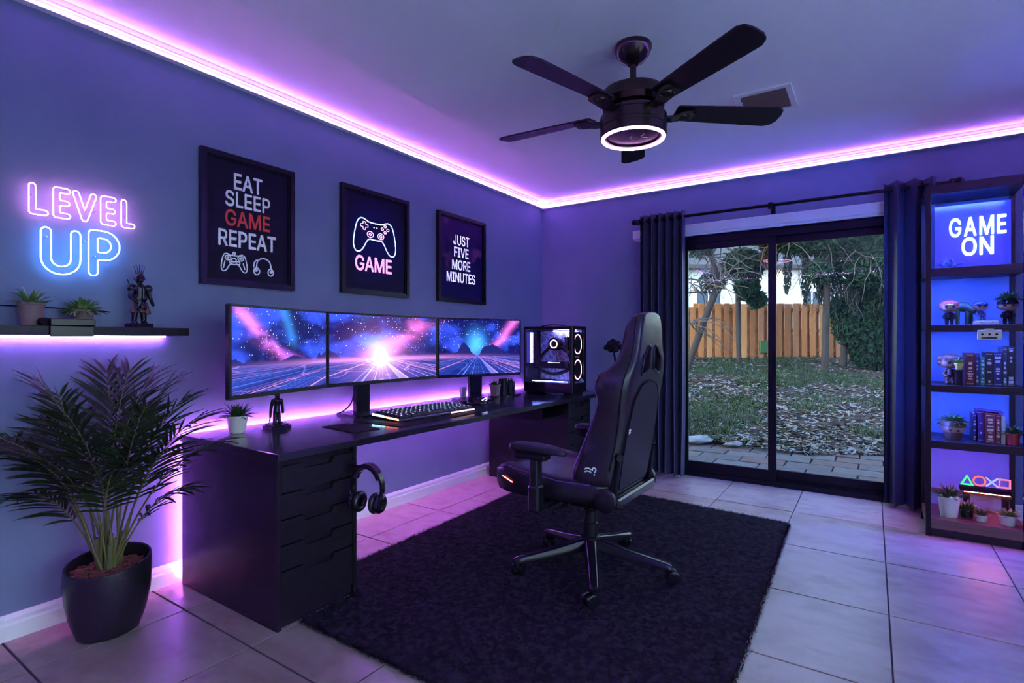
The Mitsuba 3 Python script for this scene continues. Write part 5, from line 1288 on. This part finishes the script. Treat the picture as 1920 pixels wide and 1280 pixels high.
# bottom shelf
Z5 = 0.1125
k = pot_plant('potted_plant', 'spiky plant with white pebbles in a tall white pot', (3.335, -0.605, Z5), 0.042, 0.055, 0.125, POTWHITE, LEAF, 80, 0.090, 0.016, (20, 85), 61)
rng = np.random.default_rng(9)
part(k, 'pebbles', cat(*[ball((3.335 + 0.042 * math.cos(a_) * r_, -0.605 + 0.042 * math.sin(a_) * r_, Z5 + 0.122), 0.012, 1) for a_, r_ in zip(rng.uniform(0, 6.28, 16), np.sqrt(rng.uniform(0.1, 1, 16)))]), WHITEINK, True, stuff=True)
pot_plant('potted_plant', 'small plant in a low white pot, middle of the bottom bookcase shelf', (3.488, -0.610, Z5), 0.024, 0.028, 0.038, POTWHITE, LEAF, 40, 0.065, 0.010, (25, 85), 62)
pot_plant('potted_plant', 'dark shadowed plant behind the low white pot on the bottom shelf', (3.425, -0.560, Z5), 0.030, 0.036, 0.050, POTBLACK, LEAF, 50, 0.075, 0.020, (5, 80), 63)
pot_plant('potted_plant', 'bright succulent in a wide white pot, right on the bottom shelf', (3.610, -0.610, Z5), 0.034, 0.042, 0.058, POTWHITE, LEAFB, 46, 0.062, 0.016, (20, 85), 64)
k = thing('icon_light', 'light-up sign of green triangle, red circle, blue cross and pink square symbols', 'neon sign')
part(k, 'base', bx(3.400, 3.655, -0.505, -0.455, 0.262, 0.292, 0.003), MATTE, False)
part(k, 'leg', cat(bx(3.42, 3.45, -0.49, -0.46, Z5, 0.263), bx(3.605, 3.635, -0.49, -0.46, Z5, 0.263)), MATTE, False)
for nm, poly, x, col in (('triangle', Polygon([(-0.030, 0), (0.030, 0), (0, 0.058)]), 3.437, (0.06, 1.0, 0.28)), ('circle', Point(0, 0.031).buffer(0.030), 3.497, (1.0, 0.14, 0.12)), ('cross', None, 3.557, (0.30, 0.36, 1.0)), ('square', sbox(-0.026, 0.004, 0.026, 0.056), 3.617, (1.0, 0.16, 0.26))):
    if poly is None:
        g = unary_union([LineString([(-0.026, 0.006), (0.026, 0.056)]).buffer(0.005), LineString([(-0.026, 0.056), (0.026, 0.006)]).buffer(0.005)])
    else:
        g = poly.buffer(0.003).difference(poly.buffer(-0.006))
    part(k, 'symbol', prism(g, 0.008, on_back(x, 0.300, -0.476)), MATTE, False, label=f'glowing {nm} symbol', emit=np.array(col) * ICON_E, w=1.5)
single('led_strip', 'warm red LED strip under the symbol sign on the bottom shelf', 'LED strip', bx(3.42, 3.64, -0.500, -0.495, 0.257, 0.262), WHITE, False, emit=np.array([1.0, 0.20, 0.09]) * ICON_E * 60.0, w=8)

# ------------------------------------------------------------------ the back yard
def O(d, l, z):
    """a point outdoors: d metres ahead of and l metres right of the room's standing point"""
    return CAM * np.array([1, 1, 0]) + FWD * d + RGT * l + np.array([0, 0, z])


def gz(x, y):
    d = (x - CAM[0]) * FWD[0] + (y - CAM[1]) * FWD[1]
    t = np.clip((d - 5.9) / 9.3, 0, 3.0)
    return -0.06 + 0.83 * t


PAV = [mat(f'mat_paver_{i}', mikit.proc((lambda a_, b_: lambda p, n, uv: mix(a_, b_, f_(p.x * 20, p.y * 20, 0.0, 3)))(c0, c1)), 0.8) for i, (c0, c1) in enumerate((((0.065, 0.038, 0.036), (0.10, 0.062, 0.056)), ((0.065, 0.056, 0.058), (0.10, 0.088, 0.09)), ((0.048, 0.038, 0.041), (0.08, 0.067, 0.071))))]
k = struct('patio', 'weathered brick paver strip outside the glass door')
shape(k, bx(-2.0, 8.0, 0.14, 2.25, -0.25, -0.075), SOIL, False)
rng = np.random.default_rng(12)
bw_, bd_ = 0.42, 0.285
for j in range(7):
    off = 0.21 * (j % 2)
    for i in range(-1, 12):
        x0 = 0.30 + off + i * bw_
        y0 = 0.16 + j * bd_
        if x0 > 4.9 or x0 < -0.2 or y0 + bd_ > 2.24:
            continue
        dz = rng.uniform(-0.006, 0.006)
        part(k, 'paver', moved(bx(-bw_ / 2 + 0.007, bw_ / 2 - 0.007, -bd_ / 2 + 0.007, bd_ / 2 - 0.007, -0.06, 0, 0.006), tr((x0 + bw_ / 2, y0 + bd_ / 2, -0.035 + dz)) @ rot(rng.uniform(-1.2, 1.2))), PAV[int(rng.integers(0, 3))], False)

LAWN = mat('mat_lawn', mikit.proc(lambda p, n, uv: mix(mix((0.025, 0.020, 0.019), (0.062, 0.050, 0.048), f_(p.x * 5, p.y * 5, 0.0, 4)), (0.008, 0.024, 0.006), 0.9 * sst(0.50, 0.66, f_(p.x * 0.9 + 4, p.y * 0.9, 2.0, 3)))), 0.95, spec=0.1)
k = struct('lawn', 'patchy back lawn strewn with dry leaves')
lx, ly = np.meshgrid(np.linspace(-16, 26, 170), np.linspace(1.9, 44, 170), indexing='ij')
lz = gz(lx, ly) + 0.05 * (meshkit.fbm(np.stack([lx, ly, 0 * lx], -1) * 1.3, 3, 4) - 0.5) * np.clip((ly - 2.0) / 1.0, 0, 1)
ii = np.arange(lx.size).reshape(lx.shape)
a, b_, c_, d_ = ii[:-1, :-1].ravel(), ii[1:, :-1].ravel(), ii[1:, 1:].ravel(), ii[:-1, 1:].ravel()
shape(k, trimesh.Trimesh(np.stack([lx, ly, lz], -1).reshape(-1, 3), np.vstack([np.stack([a, b_, c_], -1), np.stack([a, c_, d_], -1)]), process=False), LAWN, True)


def scatter(n, seed, dens=None):
    r = np.random.default_rng(seed)
    d = 5.9 + 9.3 * r.uniform(0, 1, n) ** 1.25
    l = r.uniform(0.27, 0.76, n) * d
    x = CAM[0] + FWD[0] * d + RGT[0] * l
    y = CAM[1] + FWD[1] * d + RGT[1] * l
    kk_ = y > 1.75
    if dens is not None:
        q = meshkit.fbm(np.stack([x * 0.9 + 4, y * 0.9, 0 * x + 2.0], -1), 3, 0)
        kk_ &= dens(q, r.uniform(0, 1, n))
    return x[kk_], y[kk_], r


x, y, r = scatter(42000, 71, lambda q, u: u < np.clip((q - 0.50) * 5, 0.015, 1))
n0 = len(x)
z = gz(x, y) - 0.01 + np.where(y < 2.25, 0.02, 0)
az, hh, wd = r.uniform(0, 6.283, n0), r.uniform(0.05, 0.12, n0), r.uniform(0.006, 0.012, n0)
sd = np.stack([np.cos(az), np.sin(az), 0 * az], -1) * wd[:, None]
ln_ = np.stack([r.normal(0, 0.5, n0), r.normal(0, 0.5, n0), np.ones(n0)], -1) * hh[:, None]
b0 = np.stack([x, y, z], -1)
V = np.stack([b0 - sd, b0 + sd, b0 + ln_], 1).reshape(-1, 3)
GRASS = mat('mat_grass', mikit.proc(lambda p, n, uv: mix((0.008, 0.026, 0.006), (0.024, 0.060, 0.015), f_(p.x * 3, p.y * 3, 0.0))), 0.6)
single('grass', 'tufts of green grass across the back lawn', 'grass', trimesh.Trimesh(V, np.arange(3 * n0).reshape(-1, 3), process=False), GRASS, False)
labels['grass']['kind'] = 'stuff'
x, y, r = scatter(9000, 72)
n0 = len(x)
LITM = [mat('mat_litter_tan', (0.21, 0.165, 0.135), 0.8), mat('mat_litter_brown', (0.05, 0.032, 0.022), 0.8), mat('mat_litter_grey', (0.20, 0.20, 0.22), 0.8)]
z = gz(x, y) + 0.012 + np.where(y < 2.25, 0.03, 0)
az, ll, ww = r.uniform(0, 6.283, n0), r.uniform(0.03, 0.085, n0), r.uniform(0.012, 0.03, n0)
u_ = np.stack([np.cos(az), np.sin(az), r.normal(0, 0.25, n0)], -1) * ll[:, None]
v_ = np.stack([-np.sin(az), np.cos(az), r.normal(0, 0.25, n0)], -1) * ww[:, None]
b0 = np.stack([x, y, z], -1)
V = np.stack([b0 - u_, b0 - v_, b0 + u_, b0 + v_], 1)
which = r.integers(0, 3, n0)
k = thing('leaf_litter', 'dry fallen leaves and twigs scattered over the back lawn', 'dry leaves', kind='stuff')
for i in range(3):
    vv = V[which == i].reshape(-1, 3)
    q0 = np.arange(len(vv) // 4) * 4
    part(k, ('tan_leaves', 'brown_leaves', 'grey_leaves')[i], trimesh.Trimesh(vv, np.vstack([np.stack([q0, q0 + 1, q0 + 2], -1), np.stack([q0, q0 + 2, q0 + 3], -1)]), process=False), LITM[i], False, stuff=True)
tw = []
for i in range(420):
    t = r.integers(0, n0)
    a_ = r.uniform(0, 6.283)
    L = r.uniform(0.10, 0.30)
    p0 = b0[t] + [0, 0, 0.01]
    p1 = p0 + [L * math.cos(a_), L * math.sin(a_), r.uniform(0.0, 0.05)]
    tw.append(tube([p0, (p0 + p1) / 2 + [r.normal(0, 0.02), r.normal(0, 0.02), 0.015], p1], [0.005, 0.004, 0.002], 4))
part(k, 'twigs', cat(tw), LITM[1], False, stuff=True)
for lab, d, l, s in (('larger pale flat stone on the lawn near the door', 6.55, 2.26, 0.20), ('smaller pale flat stone on the lawn', 6.35, 2.62, 0.11)):
    st_m = trimesh.creation.icosphere(subdivisions=3)
    st_m.vertices *= (0.8 + 0.5 * meshkit.noise(st_m.vertices * 1.7 + l, 3))[:, None]
    P_ = O(d, l, 0)
    single('stone', lab, 'stone', moved(st_m, tr((P_[0], P_[1], gz(P_[0], P_[1]) + 0.02)) @ rot(40) @ np.diag([s, s * 0.6, s * 0.22, 1])), mat(f'mat_stone_{int(s * 100)}', (0.20, 0.21, 0.23), 0.8), 50)

# board-on-board fence across the yard
FD = 15.0
WOODS = [mat(f'mat_fence_{i}', mikit.proc((lambda a_, b_: lambda p, n, uv: mix(a_, b_, f_(p.x * 9 + p.y * 9, 1.0, p.z * 1.3, 4)))(c0, c1)), 0.75, spec=0.2) for i, (c0, c1) in enumerate((((0.33, 0.125, 0.045), (0.46, 0.20, 0.08)), ((0.26, 0.115, 0.06), (0.38, 0.18, 0.095)), ((0.38, 0.17, 0.07), (0.54, 0.27, 0.125)), ((0.22, 0.085, 0.036), (0.33, 0.14, 0.06))))]
k = thing('wooden_fence', 'orange-brown board-on-board wooden fence across the back yard', 'fence')
rng = np.random.default_rng(22)
FM = lambda l, d=FD: basis(RGT, -FWD, [0, 0, 1], O(d, l, 0))
l, i = 0.6, 0
while l < 16.4:
    w_ = rng.uniform(0.145, 0.165)
    frt = i % 2 == 0
    zt = 2.255 + rng.uniform(-0.012, 0.012) - (0.10 if l < 5.05 else 0)
    part(k, 'board', moved(bx(-w_ / 2, w_ / 2, -0.012, 0.012, 0.60, zt, 0.003), FM(l + w_ / 2, FD if frt else FD + 0.09)), WOODS[int(rng.integers(0, 4))], False)
    l += w_ * 0.78
    i += 1
for z in (0.95, 1.50, 2.08):
    part(k, 'rail', moved(bx(0.6, 16.4, -0.02, 0.02, z - 0.045, z + 0.045), basis(RGT, -FWD, [0, 0, 1], O(FD + 0.045, 0, 0))), WOODS[3], False)
single('utility_box', 'small green utility box on the wooden fence', 'utility box', moved(bx(-0.10, 0.10, 0, 0.10, 0.88, 1.22, 0.01), FM(6.99, FD - 0.02)), mat('mat_green_box', (0.03, 0.10, 0.04), 0.6), False)

# the neighbour's house
HOUSEW = mat('mat_house_white', (0.80, 0.84, 0.86), 0.8)
ROOFM = mat('mat_house_roof', mikit.proc(lambda p, n, uv: mix((0.05, 0.05, 0.055), (0.11, 0.11, 0.12), f_(p.x * 4, p.y * 4, p.z * 14))), 0.9)
k = thing('neighbour_house', 'white single-storey house behind the wooden fence', 'house')
HD = 23.0
HMx = basis(RGT, FWD, [0, 0, 1], O(HD, 0, 0))
part(k, 'wall', moved(cat(bx(2.5, 20.0, 0, 7, 0.5, 4.3)), HMx), HOUSEW, False)
part(k, 'roof', moved(cat(hullpts([(2.0, -0.6, 4.25), (20.5, -0.6, 4.25), (2.0, 7.6, 4.25), (20.5, 7.6, 4.25), (4.5, 3.5, 5.9), (18, 3.5, 5.9), (2.0, -0.6, 4.4), (20.5, -0.6, 4.4)])), HMx), ROOFM, False)
for a_, b_ in ((7.9, 8.9), (12.45, 13.2)):
    w_ = part(k, 'window', moved(cat(bx(a_ - 0.08, b_ + 0.08, -0.06, 0.02, 2.45, 2.53), bx(a_ - 0.08, b_ + 0.08, -0.06, 0.02, 3.32, 3.40), bx(a_ - 0.08, a_, -0.06, 0.02, 2.45, 3.4), bx(b_, b_ + 0.08, -0.06, 0.02, 2.45, 3.4), bx((a_ + b_) / 2 - 0.03, (a_ + b_) / 2 + 0.03, -0.04, 0.02, 2.5, 3.35)), HMx), WHITE, False)
    part(w_, 'pane', moved(bx(a_, b_, -0.02, -0.01, 2.5, 3.36), HMx), mat(f'mat_far_pane_{int(a_)}', (0.03, 0.06, 0.12), 0.15), False)
part(k, 'porch_lamp', moved(cat(cyl((11.45, -0.15, 3.75), (11.45, -0.15, 3.95), 0.09, 12, 0.12)), HMx), WHITE, False, label='small warm lit porch lamp', emit=(3.0, 1.6, 0.6), w=0.2)

# trees
BARK = mat('mat_bark', mikit.proc(lambda p, n, uv: mix((0.020, 0.016, 0.017), (0.060, 0.047, 0.045), f_(p.x * 6, p.y * 6, p.z * 2, 3))), 0.9)
TWIG = mat('mat_pale_twig', (0.10, 0.082, 0.08), 0.8)


def leafm(name, c0, c1):
    scene[name] = {'type': 'principledthin', 'base_color': mikit.proc(lambda p, n, uv: mix(c0, c1, f_(p.x * 2.5, p.y * 2.5, p.z * 2.5))), 'roughness': 0.6, 'diff_trans': 0.5, 'spec_trans': 0.0}
    return name


FOL = [leafm('mat_foliage_dark', (0.014, 0.038, 0.024), (0.045, 0.095, 0.060)), leafm('mat_foliage_mid', (0.014, 0.036, 0.012), (0.042, 0.085, 0.028)), leafm('mat_foliage_grey', (0.028, 0.042, 0.038), (0.065, 0.085, 0.08)), leafm('mat_foliage_rust', (0.06, 0.036, 0.018), (0.12, 0.078, 0.036))]


def leafcloud(centres, n, size, seed, hang=0.0):
    """n small leaves in ellipsoid clumps [(x, y, z, rx, ry, rz)]"""
    r = np.random.default_rng(seed)
    c = np.asarray(centres, float)
    vol = np.prod(c[:, 3:], axis=1) ** 0.7
    w = r.choice(len(c), n, p=vol / vol.sum())
    d = r.normal(size=(n, 3))
    d /= np.linalg.norm(d, axis=1, keepdims=True)
    p = c[w, :3] + d * c[w, 3:] * (r.uniform(0.25, 1.0, n) ** 0.5)[:, None]
    u = r.normal(size=(n, 3)) + [0, 0, -hang]
    u /= np.linalg.norm(u, axis=1, keepdims=True)
    v = np.cross(u, r.normal(size=(n, 3)))
    v /= np.linalg.norm(v, axis=1, keepdims=True)
    s = size * r.uniform(0.6, 1.3, n)[:, None]
    V = np.stack([p - u * s, p - v * s * 0.4, p + u * s, p + v * s * 0.4], 1).reshape(-1, 3)
    q = np.arange(n) * 4
    return trimesh.Trimesh(V, np.vstack([np.stack([q, q + 1, q + 2], -1), np.stack([q, q + 2, q + 3], -1)]), process=False)


def branches(starts, seed, n, L, r0, drop=0.3):
    r = np.random.default_rng(seed)
    out = []
    for i in range(n):
        p = np.array(starts[r.integers(0, len(starts))], float)
        d = r.normal(size=3) * [1, 1, 0.5] + [0, 0, 0.4]
        d /= np.linalg.norm(d)
        pts = [p]
        for s in range(7):
            d = d + r.normal(size=3) * 0.28 + [0, 0, -drop * 0.3]
            d /= np.linalg.norm(d)
            p = p + d * L / 7
            pts.append(p)
        out.append(tube(pts, np.linspace(r0, r0 * 0.25, 8), 5))
    return cat(out)


def tree(label, trunk, radii, clumps, nleaf, size, fol, seed, br=None, hang=0.0, name='tree', group=None):
    k = thing(name, label, 'tree' if name == 'tree' else 'shrub', group)
    if trunk is not None:
        part(k, 'trunk', tube(smooth3(trunk, 2), np.interp(np.linspace(0, 1, len(smooth3(trunk, 2))), np.linspace(0, 1, len(radii)), radii), 10), BARK, True)
    if br:
        part(k, 'branches', branches(*br), TWIG, True)
    part(k, 'foliage', leafcloud(clumps, nleaf, size, seed, hang), fol, False, stuff=True)
    return k


def clump(d, l, z, r, rz=None, rd=None):
    return (*O(d, l, z), r, r if rd is None else rd, rz or r * 0.75)


def pxo(px_, py_, d):
    """yard position seen in direction (px_, py_) at depth d, kept as plain metres"""
    return (px_ - 960) / FOC * d, 1.22 + (641.5 - py_) / FOC * d


def cl(px_, py_, d, r, rz=None):
    l_, z_ = pxo(px_, py_, d)
    return clump(d, l_, z_, r, rz)


def pt(px_, py_, d):
    l_, z_ = pxo(px_, py_, d)
    return O(d, l_, z_)


tree('gnarled leaning tree at the left of the yard with bare twigs', [O(12.6, 4.08, 0.45), O(12.4, 4.22, 1.1), O(12.2, 4.45, 1.9), O(12, 4.62, 2.5), O(12, 4.45, 3.1), O(12, 4.3, 3.7)], [0.085, 0.075, 0.075, 0.075, 0.055, 0.035],
     [clump(12, 4.0, 3.65, 0.75, 0.40), clump(12, 4.9, 3.75, 0.65, 0.35), clump(11.6, 4.05, 3.2, 0.30), clump(12.5, 5.5, 3.8, 0.5), clump(12.2, 4.55, 2.55, 0.32, 0.28)], 6500, 0.05, FOL[2], 401, ([O(12, 4.6, 2.5), O(12, 4.4, 3.1), O(12, 4.2, 2.3), O(12, 4.7, 3.4), O(12, 4.0, 1.6)], 402, 60, 1.2, 0.016, 0.5))
tree('small bushy palm-like tree in front of the fence at left', [O(13.6, 5.75, 0.6), O(13.6, 5.72, 1.6), O(13.6, 5.72, 2.4), O(13.6, 5.75, 2.9)], [0.06, 0.06, 0.065, 0.07],
     [clump(13.5, 5.80, 3.10, 0.48, 0.42), clump(13.4, 5.85, 2.55, 0.28, 0.35), clump(13.5, 6.15, 2.25, 0.22, 0.2)], 3000, 0.12, FOL[0], 403, hang=0.5)
tree('broad dark tree whose crown hangs over the right half of the yard', [O(12.2, 7.10, 0.5), O(12.2, 7.12, 1.5), O(12.1, 7.1, 2.5), O(12, 7.0, 3.4), O(12, 6.9, 4.4)], [0.09, 0.075, 0.075, 0.075, 0.06],
     [clump(12, 5.9, 3.80, 0.75, 0.40), clump(12, 6.9, 3.62, 0.95, 0.52), clump(12, 6.3, 3.35, 0.30, 0.25), clump(12, 7.9, 3.5, 0.9, 0.62), clump(11.8, 7.75, 2.75, 0.55, 0.40), clump(11.8, 6.75, 2.75, 0.30, 0.28), clump(12, 5.2, 3.95, 0.6, 0.30), clump(11.9, 8.4, 2.6, 0.6, 0.6)], 14000, 0.07, FOL[0], 404,
     ([O(12, 6.9, 3.6), O(12, 7.4, 3.4), O(11.8, 7.8, 3.0), O(12, 6.2, 3.5)], 405, 70, 1.6, 0.014, 0.8), hang=0.6)
tree('dense dark green tree in front of the fence at the right edge of the yard', [O(12.8, 7.9, 0.6), O(12.8, 7.92, 1.6), O(12.8, 7.95, 2.6)], [0.08, 0.07, 0.05],
     [clump(12.6, 8.05, 1.55, 0.50, 0.5), clump(12.6, 8.45, 1.9, 0.7, 0.7), clump(12.6, 7.75, 1.95, 0.36, 0.30), clump(12.6, 8.55, 1.0, 0.6, 0.5)], 8500, 0.075, FOL[0], 406, ([O(12.6, 7.8, 2.4), O(12.6, 8.2, 2.2)], 407, 40, 1.2, 0.012, 1.0), hang=0.8)
tree('grey-green mossy hanging foliage in front of the fence', None, None, [clump(12.3, 7.05, 2.75, 0.13, 0.75), clump(12.3, 7.42, 2.6, 0.13, 0.80), clump(12.3, 6.30, 2.85, 0.10, 0.60), clump(12.2, 7.75, 2.5, 0.14, 0.75), clump(12.3, 6.72, 2.65, 0.11, 0.65), clump(12.3, 7.22, 2.95, 0.16, 0.45)], 2600, 0.055, FOL[2], 408, name='hanging_moss', hang=3.0)
tree('rust coloured drooping branch behind the middle of the glass door', None, None, [clump(12.4, 6.15, 3.40, 0.42, 0.13), clump(12.4, 5.92, 3.12, 0.20, 0.22), clump(12.4, 6.5, 3.52, 0.36, 0.12)], 1400, 0.06, FOL[3], 409, ([O(12.4, 6.5, 3.6), O(12.4, 6.1, 3.5)], 410, 26, 0.9, 0.010, 1.2), name='drooping_branch', hang=1.5)
for i, (lab, d, l_, r_) in enumerate((('tall dark background tree behind the left end of the house', 33.5, 9.9, 2.3), ('tall dark background tree behind the middle of the house', 34.5, 15.6, 2.8), ('tall dark background tree behind the right end of the house', 33.0, 21.4, 2.8))):
    z_ = 7.3
    tree(lab, [O(d, l_, 0.8), O(d, l_ + 0.1, 3.5), O(d, l_, 6.2)], [0.3, 0.25, 0.15], [clump(d, l_, z_, r_, r_ * 0.62), clump(d, l_ - r_ * 0.8, z_ - 0.6, r_ * 0.6), clump(d, l_ + r_ * 0.8, z_ - 0.9, r_ * 0.6), clump(d, l_ + 0.3, z_ + 1.6, r_ * 0.9)], 9000, 0.17, FOL[1 if i == 0 else 0], 420 + i)
